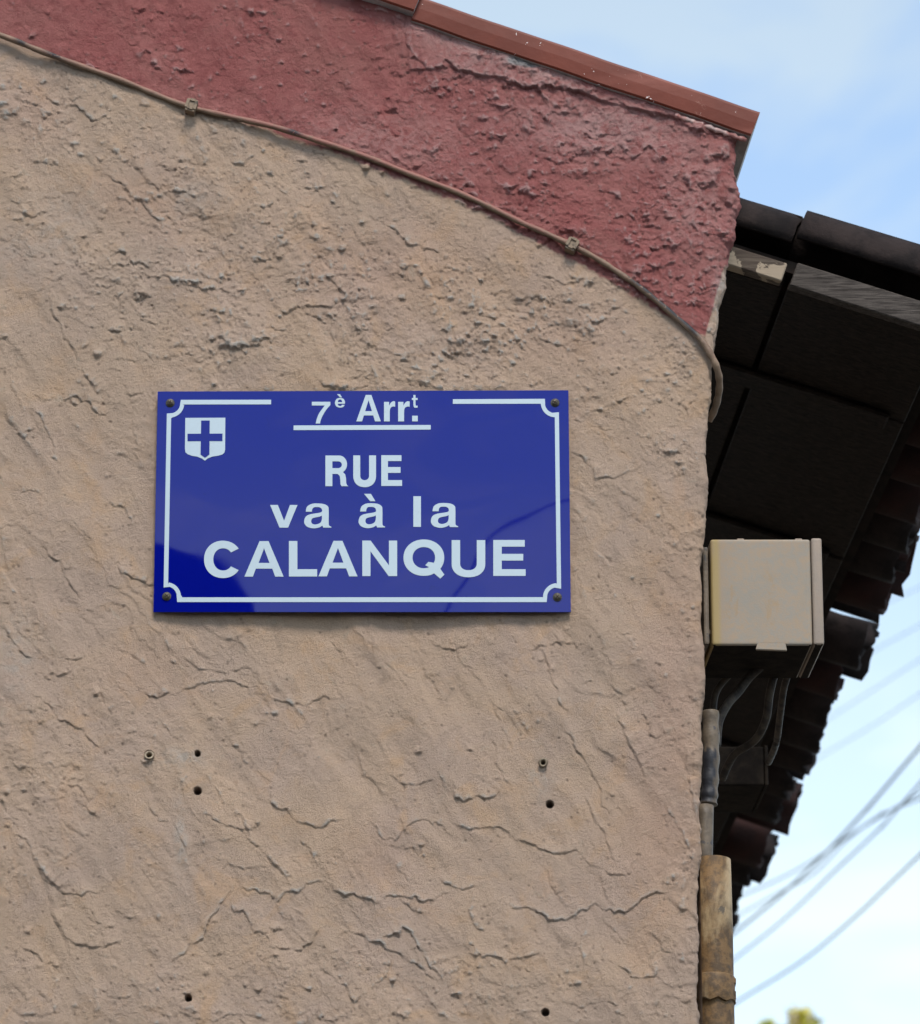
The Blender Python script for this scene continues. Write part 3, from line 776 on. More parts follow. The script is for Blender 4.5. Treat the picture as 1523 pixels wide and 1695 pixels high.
# coping: smooth painted pieces, the end of the lower one cut square and grey
def coping_piece(pa, pb, y_front, drop, depth, name='coping', lift=0.0, endcap=True, mat=None):
    """profile swept from pa to pb (top edge)"""
    bm = bmesh.new()
    dirv = (pb - pa).normalized(); upv = Vector((-dirv.z, 0, dirv.x))
    if upv.z < 0: upv = -upv
    prof = [(0.003, -drop), (.0, -drop * .94), (-.0015, -drop * .5), (-.001, -drop * .12), (0, -.003), (.004, 0), (depth, 0), (depth, -drop), (.03, -drop)]
    rings = []
    n = 40
    for k in range(n + 1):
        t = k / n
        c0 = pa.lerp(pb, t)
        wob = .0006 * math.sin(t * 17 + 1) + .0004 * math.sin(t * 31)
        sh = DV.x / DV.y
        rings.append([bm.verts.new(Vector((c0.x + y * sh, y_front + y, c0.z)) + upv * (z + wob * (1 if z < -.01 else .6))) for y, z in prof])
    for a, b in zip(rings, rings[1:]):
        for i in range(len(prof)):
            bm.faces.new((a[i], a[(i+1) % len(prof)], b[(i+1) % len(prof)], b[i]))
    bm.faces.new(rings[0]); e = bm.faces.new(rings[-1][::-1])
    e.material_index = 1
    me = bm_mesh(name, bm, True)
    for p in me.polygons:
        p.use_smooth = False
        p.material_index = 1 if p.normal.x > .8 or (p.normal.z < -.8 and p.center.y > y_front + .016) else 0
    return link(name, me, house, [mat or MAT_COPING, MAT_MORTAR])
yf = -.016
ca_, cb_ = P(697, -6, yf), P(1259, 184, yf)
coping_piece(ca_, cb_, yf, .048, .30)
# the next piece up laps over it
dr = (cb_ - ca_).normalized()
up2 = Vector((-dr.z, 0, dr.x))
cc = P(686, 16, yf - .012) + up2 * .05
coping_piece(cc - dr * 1.0, cc, yf - .012, .052, .31)
cc2 = cc - dr * 1.003
coping_piece(Vector((ridge_x, yf, cc2.z + (cc2.x - ridge_x) * .343)), cc2 - up2 * .004, yf, .05, .31)
rz = cc2.z + (cc2.x - ridge_x) * .343
coping_piece(Vector((-3.9, yf, rz - (3.9 + ridge_x) * .343)), Vector((ridge_x - .01, yf, rz)), yf, .05, .31)
# thin lip of mortar under the coping's lower end
bm = bmesh.new()
ea, eb = P(1118, 187, yf), P(1236, 228, yf)
pts = [ea.lerp(eb, k / 24) + Vector((0, .010, .001 * math.sin(k * 1.7))) for k in range(25)]
tube(bm, pts, [.0045 + .0012 * math.sin(k * 2.3) for k in range(25)], 8)
link('mortar_lip', bm_mesh('mortar_lip', bm, True), house, mottled('lip_render', (.33,.13,.11), (.50,.34,.30), 60, rough=.8).m)

# ------------------------------------------------------------------ eaves behind the gable
O = P(1303, 467, .27)                                  # lower front edge of the verge board
NS = SV.cross(DV).normalized()
if NS.z < 0: NS = -NS
def ab(px, py, off=0.0):
    q = on_plane(px, py, O + NS * off, NS) - O
    # solve q = a*SV + b*DV
    b = q.y / DV.y; a = (q.x - b * DV.x) / SV.x
    return a, b
a_in = -.60
rows = [ab(1200, 608)[1], ab(1174, 856)[1]]
a_out = ab(1490, 716)[0]
a_tile = ab(1504, 905, .03)[0]
print('rows', rows, 'a_out', a_out, 'a_tile', a_tile, 'far', ab(1225, 1480, .03))
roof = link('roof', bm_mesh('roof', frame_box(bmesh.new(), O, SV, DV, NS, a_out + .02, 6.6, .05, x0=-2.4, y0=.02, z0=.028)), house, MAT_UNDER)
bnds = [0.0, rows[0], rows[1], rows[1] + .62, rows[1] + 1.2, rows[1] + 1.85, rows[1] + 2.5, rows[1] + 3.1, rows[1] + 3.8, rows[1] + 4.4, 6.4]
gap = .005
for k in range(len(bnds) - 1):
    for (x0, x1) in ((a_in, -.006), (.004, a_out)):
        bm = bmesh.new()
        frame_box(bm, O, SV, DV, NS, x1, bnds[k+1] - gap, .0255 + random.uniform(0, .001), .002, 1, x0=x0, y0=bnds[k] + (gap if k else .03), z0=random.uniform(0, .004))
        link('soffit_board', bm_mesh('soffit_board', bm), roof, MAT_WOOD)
# rafters just outside the wall, under the boards
for b in (rows[0], rows[1], rows[1] + 1.2, rows[1] + 2.5):
    bm = bmesh.new()
    frame_box(bm, O, SV, DV, NS, a_out - .03, b + .035, -.002, .004, 1, x0=-.6, y0=b - .035, z0=-.012)
    link('batten', bm_mesh('batten', bm), roof, MAT_WOOD)
# verge boards: a flaked pale piece by the gable and a grained dark one beyond the gap
bm = bmesh.new(); frame_box(bm, O, SV, DV, NS, -.010, .024, .034, .002, 1, x0=-.5, y0=-.002, z0=-.002)
o_ = link('verge_board', bm_mesh('verge_board', bm), roof, MAT_FLAKE); o_['label'] = 'short verge board with pale flaking paint'
bm = bmesh.new(); frame_box(bm, O, SV, DV, NS, a_out, .024, .042, .002, 1, x0=.006, y0=-.001, z0=-.004)
o_ = link('verge_board', bm_mesh('verge_board', bm), roof, MAT_GRAIN); o_['label'] = 'long verge board with dark open wood grain'

def canal_mesh(name, L, r0, r1, thick=.012, arc=170, jag=.004, seed=0, flip=False):
    """half-round tile along +x, taper r0->r1, convex up (or down when flip)"""
    rg = random.Random(seed)
    bm = bmesh.new(); n = 12; m_ = 5
    outer, inner = [], []
    for k in range(m_ + 1):
        t = k / m_
        r = r0 + (r1 - r0) * t
        ro, ri = [], []
        for i in range(n + 1):
            a = R(90 - arc / 2 + arc * i / n)
            x = L * t
            if k == m_: x += rg.uniform(-jag, jag) - (.02 if rg.random() < .08 else 0)
            c_, s_ = math.cos(a), math.sin(a)
            if flip: s_ = -s_
            ro.append(bm.verts.new((x, c_ * r, s_ * r))); ri.append(bm.verts.new((x, c_ * (r - thick), s_ * (r - thick))))
        outer.append(ro); inner.append(ri)
    for k in range(m_):
        for i in range(n):
            bm.faces.new((outer[k][i], outer[k+1][i], outer[k+1][i+1], outer[k][i+1]))
            bm.faces.new((inner[k][i], inner[k][i+1], inner[k+1][i+1], inner[k+1][i]))
        for i in (0, n):
            bm.faces.new((outer[k][i], inner[k][i], inner[k+1][i], outer[k+1][i]))
    for k in (0, m_):
        for i in range(n):
            bm.faces.new((outer[k][i], outer[k][i+1], inner[k][i+1], inner[k][i]))
    me = bm_mesh(name, bm, True)
    me.materials.append(MAT_TILE)
    return me
def place(name, me, parent, loc, rx=0, ry=0, rz=0):
    o = bpy.data.objects.new(name, me); col.objects.link(o)
    o.parent = parent
    w = Vector((0,0,0)); p = parent
    while p: w += p.matrix_basis.translation; p = p.parent
    base = Matrix((SV, DV - SV * SV.dot(DV), NS)).transposed()
    base.col[1].normalize()
    rot = base.to_4x4() @ Matrix.Rotation(rz, 4, 'Z') @ Matrix.Rotation(ry, 4, 'Y') @ Matrix.Rotation(rx, 4, 'X')
    o.matrix_local = Matrix.Translation(loc) @ rot
    return o
def root_fix(o, parent):
    # parents here are unrotated and meshes are written in place coordinates, so the parent's world origin is its location sum
    return o
# tile meshes are in their own frame: bring them in under a parent whose world origin is the place origin (roof.location cancels the house's)
covers = [canal_mesh('cover_tile', .42, .078, .098, seed=s, jag=.006) for s in range(4)]
pans = [canal_mesh('pan_tile', .42, .092, .078, seed=s + 9, flip=True, jag=.005) for s in range(4)]
def red_copy(me): c_ = me.copy(); c_.materials.clear(); c_.materials.append(MAT_TILE_RED); return c_
covers_r = [red_copy(x) for x in covers]; pans_r = [red_copy(x) for x in pans]
pitch = .172
nt = 34
rt = random.Random(5)
gaps = {round((ab(px_, py_, .09)[1] - .12) / pitch) for px_, py_ in ((1430,1028),(1285,1402))}
print('gaps', gaps)
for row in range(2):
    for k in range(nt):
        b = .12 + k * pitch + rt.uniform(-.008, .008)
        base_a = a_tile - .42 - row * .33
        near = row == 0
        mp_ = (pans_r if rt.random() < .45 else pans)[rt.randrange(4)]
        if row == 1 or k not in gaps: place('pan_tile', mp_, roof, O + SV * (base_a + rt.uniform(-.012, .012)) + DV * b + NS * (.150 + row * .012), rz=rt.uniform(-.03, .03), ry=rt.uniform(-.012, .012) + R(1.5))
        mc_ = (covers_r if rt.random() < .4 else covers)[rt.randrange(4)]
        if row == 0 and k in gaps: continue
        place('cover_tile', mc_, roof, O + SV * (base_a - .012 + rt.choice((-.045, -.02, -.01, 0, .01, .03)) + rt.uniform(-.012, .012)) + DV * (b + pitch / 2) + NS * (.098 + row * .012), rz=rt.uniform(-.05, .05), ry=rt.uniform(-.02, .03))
# verge tiles: cover tiles lying along the edge next to the gable, seen side on
vt_mesh = canal_mesh('verge_tile', .46, .058, .062, seed=31, arc=205, jag=.003, thick=.012)
vt_mesh2 = canal_mesh('verge_tile', .46, .066, .070, seed=32, arc=205, jag=.003, thick=.012)
def verge(px0, px1, pyc0, me_, L):
    pass
va, _ = ab(1303, 467)
c0 = O + NS * .098 + DV * .055
o_ = place('verge_tile', vt_mesh, roof, c0 + SV * (-.47) - NS * .010, ry=0)
o_ = place('verge_tile', vt_mesh2, roof, c0 + SV * (-.005), ry=0)

# ------------------------------------------------------------------ the street sign
YS = -.0105
sign = empty('street_sign', P(600, 1013, YS), 'blue enamel street sign with white lettering screwed to the tan wall', 'street sign')
cor = [(261,648),(941,646),(945,1013),(254,1013)]
TH = .003
bm = bmesh.new()
cv = [P(*c_, YS) for c_ in cor]
nx_, ny_ = 40, 20
def bow(x, y):
    u = (x - 600) / 343; v = (y - 830) / 184     # the enamelled plate is slightly convex
    return -.0085 * (1 - u * u) - .0028 * (1 - v * v)
grid = [[None] * (nx_ + 1) for _ in range(ny_ + 1)]
for j in range(ny_ + 1):
    for i in range(nx_ + 1):
        u, v = i / nx_, j / ny_
        qx = (261*(1-u)+941*u)*(1-v)+(254*(1-u)+945*u)*v; qy = (648*(1-u)+646*u)*(1-v)+1013*v
        grid[j][i] = bm.verts.new(P(qx, qy, YS + bow(qx, qy)))
fr = []
for j in range(ny_):
    for i in range(nx_):
        fr.append(bm.faces.new((grid[j][i], grid[j+1][i], grid[j+1][i+1], grid[j][i+1])))
ret = bmesh.ops.extrude_face_region(bm, geom=fr)
bmesh.ops.translate(bm, verts=[v for v in ret['geom'] if isinstance(v, bmesh.types.BMVert)], vec=(0, TH, 0))
me = bm_mesh('plate', bm)
for p in me.polygons: p.use_smooth = abs(p.normal.y) > .5
me.materials.append(MAT_BLUE); me.materials.append(MAT_PEDGE)
bm = bmesh.new(); bm.from_mesh(me)
for e in bm.edges: e.smooth = e.calc_face_angle(0) < .5
bm.to_mesh(me); bm.free()
for p in me.polygons:
    if abs(p.normal.y) < .5: p.material_index = 1
link('plate', me, sign)

def cat(points, closed_corners):
    """smooth path through points, True marks a corner; closed"""
    n = len(points); out = []
    for i in range(n):
        p1, c1 = points[i], closed_corners[i]
        p2, c2 = points[(i+1) % n], closed_corners[(i+1) % n]
        p0 = points[i-1] if not c1 else p1
        p3 = points[(i+2) % n] if not c2 else p2
        if c1 and c2: out.append(p1); continue
        for k in range(5):
            t = k / 5
            out.append(tuple(.5 * ((2*p1[q]) + (p2[q]-p0[q])*t + (2*p0[q]-5*p1[q]+4*p2[q]-p3[q])*t*t + (3*p1[q]-p0[q]-3*p2[q]+p3[q])*t**3) for q in (0, 1)))
    return out
def G(spec):   # spec entries (x, y) smooth or (x, y, 1) corner
    return cat([(s[0], s[1]) for s in spec], [len(s) > 2 for s in spec])
def C(*p): return [(a, b, 1) for a, b in p]
def ell(cx, cy, rx, ry, a0, a1, n=28): return [(cx + rx * math.cos(R(a0 + (a1 - a0) * k / n)), cy + ry * math.sin(R(a0 + (a1 - a0) * k / n))) for k in range(n + 1)]
def sup(cx, cy, rx, ry, a0, a1, n=36, e=.90):
    o = []
    for k in range(n + 1):
        a = R(a0 + (a1 - a0) * k / n); c_, s_ = math.cos(a), math.sin(a)
        o.append((cx + rx * math.copysign(abs(c_) ** e, c_), cy + ry * math.copysign(abs(s_) ** e, s_)))
    return o
def glyph(ch, w, hh):
    """outline loops in a w x hh box, y up; proportions from the box in pixels"""
    s = lambda v: v / w      # horizontal px -> unit
    t = lambda v: v / hh
    if ch == 'A':
        k = .215 if w > 50 else .235
        return [[(0,0),(.385,1),(.615,1),(1,0),(1-k,0),(1-k-.075,.225),(k+.075,.225),(k,0)], [(.36,.385),(.64,.385),(.5,.80)]]
    if ch == 'L':
        a, b = s(14), t(12); return [[(0,0),(0,1),(a,1),(a,b),(1,b),(1,0)]]
    if ch == 'E':
        a, b = (s(14), t(11)) if w > 40 else (s(11), t(9.6))
        m0 = .5 - b / 2 + .02
        return [[(0,0),(0,1),(.97,1),(.97,1-b),(a,1-b),(a,m0+b),(.925,m0+b),(.925,m0),(a,m0),(a,b),(1,b),(1,0)]]
    if ch == 'N':
        a = s(13.5); return [[(0,0),(0,1),(a*1.02,1),(1-a,.30),(1-a,1),(1,1),(1,0),(1-a*1.04,0),(a,.70),(a,0)]]
    if ch == 'l': return [[(0,0),(0,1),(1,1),(1,0)]]
    if ch == '.': return [[(0,0),(0,1),(1,1),(1,0)]]
    if ch == 'v': return [[(0,1),(.345,0),(.655,0),(1,1),(.725,1),(.51,.30),(.285,1)]]
    if ch == '7': return [G(C((0,1),(1,1),(1,.85)) + [(.80,.66),(.62,.42),(.49,.18)] + C((.44,0),(.21,0)) + [(.27,.22),(.40,.48),(.60,.72)] + C((.70,.83),(0,.83)))]
    if ch == 'U':
        a = s(14) if w > 50 else s(11.5); b = t(11); yc = .36
        outer = [(0,1),(a,1)] + [(p[0], p[1]) for p in sup(.5, yc, .5 - a, yc - b, 180, 360)] + [(1-a,1),(1,1)] + sup(.5, yc - .005, .5, yc + .005, 360, 180)
        return [outer]
    if ch == 'C':
        a, b = s(15), t(12.5)
        o = sup(.5,.5,.5,.51, 34, 326, 48, .95); i_ = sup(.505,.5,.5-a,.51-b, 322, 38, 44, .95)
        return [o + i_]
    if ch == 'Q':
        a, b = s(15), t(12.5)
        yc = .54; ry = .47
        o = sup(.49, yc, .49, ry, -36, 288, 60, .96)
        tail_o = [(.78,.035 - .02),(.89,-.0),(.985,.085),(.885,.175)]
        outer = o + [(.62,.095),(.725,.135),(.88,.0),(1.0,.095)] 
        outer = sup(.49, yc, .49, ry, -37, 290, 60, .96) + [(.735,.135),(.885,.0),(.985,.10)]
        inner = sup(.49, yc, .49 - a, ry - b, -28, 297, 54, .96) + [(.525,.345),(.60,.43)]
        return [outer, inner]
    if ch == 'R':
        a, b = s(11.5), t(9.6)
        outer = [(0,0),(0,1),(.60,1)] + ell(.60,.715,.34,.285,90,-62,16) + [(.86,.38),(.895,.26),(.905,.10),(.935,.035),(1,.0),(.70,0)] + [(.655,.06),(.645,.22),(.62,.34),(.52,.40),(a,.40),(a,0)]
        inner = [(a,.40+b),(a,1-b),(.56,1-b)] + ell(.55,.70,.165,.112,80,-90,12)
        return [outer, inner]
    if ch == 'a':
        return [G([(.055,.66,1),(.10,.86),(.27,.98),(.49,1.0),(.72,.975),(.87,.88),(.90,.72),(.90,.24),(.915,.09),(1.0,.035,1),(1.0,0,1),(.70,0,1),(.665,.085,1),(.55,.01),(.34,-.03),(.12,.03),(.01,.16),(0,.30),(.06,.46),(.20,.545),(.40,.585),(.58,.62),(.655,.67),(.64,.78),(.56,.84),(.46,.85),(.35,.835),(.295,.76),(.28,.66,1)]),
                G([(.65,.50,1),(.648,.34),(.60,.21),(.49,.145),(.37,.13),(.28,.18),(.255,.28),(.30,.38),(.42,.425),(.56,.455)])]
    if ch == 'e':
        return [G([(.985,.44,1),(.98,.62),(.84,.90),(.5,1),(.16,.88),(0,.5),(.15,.12),(.5,0),(.80,.06),(.96,.27,1),(.70,.29,1),(.62,.19),(.5,.16),(.34,.22),(.275,.40,1),(.98,.40,1)]),
                G([(.28,.56,1),(.34,.76),(.5,.84),(.66,.76),(.72,.56,1)])]
    if ch == 'r': return [G([(0,0,1),(0,.97,1),(.46,.97,1),(.46,.78,1),(.62,.93),(.82,1.0),(1,.99,1),(1,.73,1),(.78,.74),(.58,.66),(.52,.48),(.52,0,1)])]
    if ch == 't': return [G([(.27,1,1),(.64,1,1),(.64,.76,1),(1,.76,1),(1,.60,1),(.64,.60,1),(.64,.26),(.72,.15),(1,.15,1),(1,0,1),(.75,-.01),(.42,.01),(.29,.14),(.27,.3),(.27,.60,1),(0,.60,1),(0,.76,1),(.27,.76,1)])]
def flat_part(name, loops, parent, mat, Yf, depth=.0006):
    """loops of picture pixels laid on the plate"""
    def dens(lp):
        o = []
        for i in range(len(lp)):
            a, b = lp[i], lp[(i+1) % len(lp)]
            n_ = max(1, int(math.hypot(b[0]-a[0], b[1]-a[1]) / 8))
            o += [(a[0] + (b[0]-a[0]) * k / n_, a[1] + (b[1]-a[1]) * k / n_) for k in range(n_)]
        return o
    V3 = [[P(x, y, Yf + bow(x, y)) for x, y in dens(lp)] for lp in loops]
    flat3 = [v for lp in V3 for v in lp]
    tris = tessellate_polygon([[Vector((v.x, v.z, 0)) for v in lp] for lp in V3])
    bm = bmesh.new()
    vs = [bm.verts.new(v) for v in flat3]
    for f in tris:
        try: bm.faces.new([vs[i] for i in f])
        except Exception: pass
    xs = [v.x for v in flat3]; zs_ = [v.z for v in flat3]
    for ax, lo, hi in ((0, min(xs), max(xs)), (2, min(zs_), max(zs_))):
        q = math.floor(lo / .022) * .022 + .022
        while q < hi - .003:
            no = (1, 0, 0) if ax == 0 else (0, 0, 1)
            bmesh.ops.bisect_plane(bm, geom=bm.verts[:] + bm.edges[:] + bm.faces[:], plane_co=(q, 0, 0) if ax == 0 else (0, 0, q), plane_no=no)
            q += .022
    for v in bm.verts:
        x_, y_ = proj(v.co.x, v.co.z, v.co.y)
        v.co = P(x_, y_, Yf + bow(x_, y_))
    for f in bm.faces:
        f.normal_update()
        if f.normal.y > 0: f.normal_flip()
    front = set(bm.faces)
    ret = bmesh.ops.extrude_face_region(bm, geom=list(front), use_keep_orig=True)
    nv = [v for v in ret['geom'] if isinstance(v, bmesh.types.BMVert)]
    bmesh.ops.translate(bm, verts=nv, vec=(0, depth, 0))
    bmesh.ops.recalc_face_normals(bm, faces=bm.faces)
    me = bpy.data.meshes.new(name)
    bm.to_mesh(me); bm.free()
    return link(name, me, parent, mat)
YL = YS - .0005
TEXT = [('7',516.2,546.9,665,701),('e',554.4,571.3,658.6,674.6),('A',589.8,630.4,653.7,697.4),('r',635.7,654.1,664.2,697.4),('r',659.1,678.1,664.2,697.4),('t',681.8,691.3,653.7,674.6),('.',682.3,691.6,688.1,697.4),
        ('R',538.7,576.8,754,804.7),('U',584.8,622.5,753.8,805.8),('E',631.2,665.6,753.5,804.3),
        ('v',447.1,492.5,835.8,873.3),('a',503.7,548.6,833.3,873.3),('a',593.8,637.4,833.0,873.0),('l',684.3,696.8,821.4,872),('a',713.5,758.4,832.6,872.4),
        ('C',337.8,400.2,895.6,956.2),('A',404.7,469.5,895.7,954.4),('L',478.3,525.0,895.5,954.2),('A',527.2,591.8,895.2,954.0),('N',599.8,657.4,894.8,953.5),
        ('Q',667.9,736.7,893.6,957.6),('U',747.7,803.3,894.0,954.8),('E',816.6,870.2,893.8,953.2)]
for ch, x0, x1, y0, y1 in TEXT:
    lps = [[(x0 + u * (x1 - x0), y1 - v * (y1 - y0)) for u, v in lp] for lp in glyph(ch, x1 - x0, y1 - y0)]
    flat_part('letter', lps, sign, MAT_WHITE, YL)
flat_part('accent', [[(557.8,652.4),(562.6,652.4),(566.2,657.6),(562.9,657.6)]], sign, MAT_WHITE, YL)
flat_part('accent', [[(602.6,817.4),(614.0,817.4),(621.4,829.6),(612.8,829.6)]], sign, MAT_WHITE, YL)
flat_part('underline', [[(486,704.2),(713,703.4),(713,711.0),(486,711.9)]], sign, MAT_WHITE, YL)
def arcp(cx, cy, r, a0, a1, n=12): return [(cx + r * math.cos(R(a0 + (a1 - a0) * k / n)), cy + r * math.sin(R(a0 + (a1 - a0) * k / n))) for k in range(n + 1)]
# border: two lines with notched corners around the four screws (angles with y down)
TL, TR, BR, BL = (281.5,667.5), (918.8,667), (922.3,988.8), (276,987.5)
tlo = arcp(*TL, 17.5, 5, 85); tli = arcp(*TL, 24.5, 80, 12)
left_top = [(448.8,661.6),(448.8,669.0)] 
b_left = ([(448.8,661.8),(448.8,669.2),(303.5,669.6)] + arcp(*TL, 23.5, 14, 76) + [(283.4,692)] +                      # inner side, top-left
          [(278.2,970.5)] + [(279,971)] + arcp(*BL, 23.5, -76, -14) + [(301,988.9),(612,988.7),(921,988.5-.2)][:2] + [(906.5,988.5)] + arcp(*BR, 23.5, 194, 256)[0:] + [(921.6,970)] +
          [(918.2,690.2)] + arcp(*TR, 23.5, 104, 166) + [(896,668.2),(749.7,668.4),(749.7,660.6),(902,660.0)] + arcp(*TR, 16.5, 190, 100)[::-1][::-1] [0:0])
inner = [(448.8,669.2),(302.5,669.4)] + arcp(*TL, 23.5, 8, 80) + [(283.3,692.5),(278.3,968)] + arcp(*BL, 23.5, -82, -6) + [(302,988.8),(899,988.5)] + arcp(*BR, 23.5, 186, 264) + [(921.8,966),(918.4,690.5)] + arcp(*TR, 23.5, 98, 172) + [(895,668.2),(749.7,668.4)]
outer = [(749.7,660.8),(902.0,660.1)] + arcp(*TR, 16.8, 165, 105) + [(925.2,682.3),(928.9,974.5)] + arcp(*BR, 16.8, 255, 195) + [(905.0,996.6),(293.3,996.5)] + arcp(*BL, 16.8, -15, -75) + [(270.9,972.5),(276.2,684.5)] + arcp(*TL, 16.8, 75, 15) + [(299.3,661.8),(448.8,661.6)]
flat_part('border_line', [inner + outer], sign, MAT_WHITE, YL)
# crest: shield with a cross let into it
shield = [(306.8,691.7),(373.0,691.4),(372.6,744)] + [(371.5,749),(368,752.2),(361,754.2),(352,755.6),(344,758.6),(339.3,762.4)] + [(334,758.8),(327,755.9),(318,754.5),(310.5,751.6),(307,748.5),(306.2,743)]
crest = flat_part('crest', [shield], sign, MAT_WHITE, YL)
cross = [(333.0,696),(347.2,696),(347.0,717.7),(368.4,717.6),(368.2,729.8),(346.9,729.8),(346.7,752.0),(339.4,757.6),(332.0,752.2),(332.4,729.9),(310.4,730.0),(310.4,717.9),(332.6,717.8)]
flat_part('cross', [cross], crest, MAT_BLUE, YL - .0005)
def screw_mesh():
    bm = bmesh.new()
    n = 20; prof = [(0.0075, 0), (0.0075, -.0009), (.0062, -.0012), (.0054, -.0018), (.0048, -.0034), (.0030, -.0042), (.0, -.0044)]
    rings = []
    for r, y in prof[:-1]:
        rings.append([bm.verts.new((r * math.cos(2*math.pi*k/n), y, r * math.sin(2*math.pi*k/n))) for k in range(n)])
    tip = bm.verts.new((0, prof[-1][1], 0))
    for a, b in zip(rings, rings[1:]):
        for k in range(n): bm.faces.new((a[k], a[(k+1)%n], b[(k+1)%n], b[k]))
    for k in range(n): bm.faces.new((rings[-1][k], rings[-1][(k+1)%n], tip))
    return bm_mesh('screw', bm, True)
scm = screw_mesh(); scm.materials.append(MAT_SCREW)
bm = bmesh.new()
for ang in (0, 90):
    ax = Vector((math.cos(R(ang)), 0, math.sin(R(ang)))); az = Vector((-math.sin(R(ang)), 0, math.cos(R(ang))))
    frame_box(bm, Vector((0, -.0046 - ang * 1e-6, 0)), ax, Vector((0,1,0)), az, .0032, .002, .0006, x0=-.0032, z0=-.0006)
slot = bm_mesh('screw_slot', bm); slot.materials.append(MAT_HOLE)
sw = sign.location
for k, (x, y) in enumerate([(281.8,667.3),(918.8,666.8),(922.6,988.6),(276,987.4)]):
    o = bpy.data.objects.new('screw', scm); col.objects.link(o); o.parent = sign; o.location = P(x, y, YS + bow(x, y)) - sw + Vector((0, -.0001, 0)); o.rotation_euler = (0, 30 * k + .4, 0)
    q = bpy.data.objects.new('screw_slot', slot); col.objects.link(q); q.parent = o

# ------------------------------------------------------------------ cable along the paint border
cpts = [P(x, y, -.011) for x, y in CABLE[:-1]]
cpts += [P(1177, 588, -.010), P(1187, 610, -.004), P(1191, 632, .012), P(1189, 655, .03), P(1183, 678, .045), P(1174, 696, .06)]
for i, p in enumerate(cpts[:-6]): p.y = -.0085 - .0035 * math.sin(i * .9)
left_ext = [Vector((cpts[0].x - k * .12, -.010, cpts[0].z + k * .12 * .38)) for k in range(16, 0, -1)]
path = smooth_path(left_ext + cpts, 10)
cab = link('cable', mesh_from('cable', [], []), None)
bm = bmesh.new()
tube(bm, path, [.0050 + .0004 * math.sin(i * .7) + (.001 if i > len(path) - 60 else 0) for i in range(len(path))], 12)
me = bm_mesh('cable', bm, True); me.materials.append(MAT_CABLE); cab.data = me
pxs = []
vco = np.zeros(len(me.vertices) * 3, np.float32); me.vertices.foreach_get('co', vco); vco = vco.reshape(-1, 3)
cpx, cpy = proj(vco[:, 0], vco[:, 2], vco[:, 1])
topside = sstep(-4, 2, interp(cpx, CABLE) - cpy)
bare = sum(np.exp(-((cpx - c_) / w_) ** 2) for c_, w_ in ((90,14),(35,10),(487,12),(1062,28),(1112,26),(1145,14))) * sstep(-4, 1, interp(cpx, CABLE) - cpy)
redp = topside * .8 * interp(cpx, [(0,.3),(330,.8),(480,1.1),(840,1.1),(960,.4),(1200,.1)])
for nm, arr in (('bare', np.clip(bare, 0, 1)), ('redpaint', redp)):
    a = me.attributes.new(nm, 'FLOAT', 'POINT'); a.data.foreach_set('value', arr.astype(np.float32))
tag(cab, 'thin paint-covered cable sagging down the wall along the red and tan border', 'cable')
for (x, y, ang) in ((317,177,17), (947,407,27)):
    bm = bmesh.new()
    c0_ = P(x, y, -.012); a_ = R(-ang)
    ax = Vector((math.cos(a_), 0, math.sin(a_))); az = Vector((-math.sin(a_), 0, math.cos(a_))); ay = Vector((0, 1, 0))
    frame_box(bm, c0_, ax, ay, az, .0085, .014, .0115, .0015, 2, x0=-.0085, y0=-.009, z0=-.0115)
    frame_box(bm, c0_ + az * .002, ax, ay, az, .0100, -.0085, .0075, .0005, 1, x0=.0045, y0=-.0108, z0=-.009)
    frame_box(bm, c0_ + az * .002, ax, ay, az, -.0045, -.0085, .0075, .0005, 1, x0=-.0100, y0=-.0108, z0=-.009)
    frame_box(bm, c0_ + az * .002, ax, ay, az, .0045, -.0085, .0095, .0005, 1, x0=-.0045, y0=-.0112, z0=.0045)
    frame_box(bm, c0_ + az * .002, ax, ay, az, .0045, -.0085, -.006, .0005, 1, x0=-.0045, y0=-.0112, z0=-.011)
    link('cable_clip', bm_mesh('cable_clip', bm), cab, MAT_CLIP)

# ------------------------------------------------------------------ wall plugs left in drilled holes
def plug(x, y, r, dx, label):
    c0_ = P(x, y, -.003)
    bm = bmesh.new(); n = 20
    prof = [(r * .62, .012), (r * .62, -.0035), (r, -.0045), (r * 1.08, -.003), (r * 1.05, .0), (r * .9, .006)]
    rings = [[bm.verts.new(c0_ + Vector((rr * math.cos(2*math.pi*k/n) * (1 + .06 * math.sin(3 * k)), yy + (dx * .002) * math.sin(2*math.pi*k/n), rr * math.sin(2*math.pi*k/n)))) for k in range(n)] for rr, yy in prof]
    for a, b in zip(rings, rings[1:]):
        for k in range(n): bm.faces.new((a[k], a[(k+1)%n], b[(k+1)%n], b[k]))
    o = link('wall_plug', bm_mesh('wall_plug', bm, True), None, MAT_PLUG)
    return tag(o, label, 'wall plug', 'wall plugs left in the render')
plug(247, 1251, .0075, 1, 'pale plastic wall plug sticking out of the tan wall below the left of the sign')
plug(899, 1263, .0065, -1, 'brown wall plug in a chipped hole below the right end of the sign')

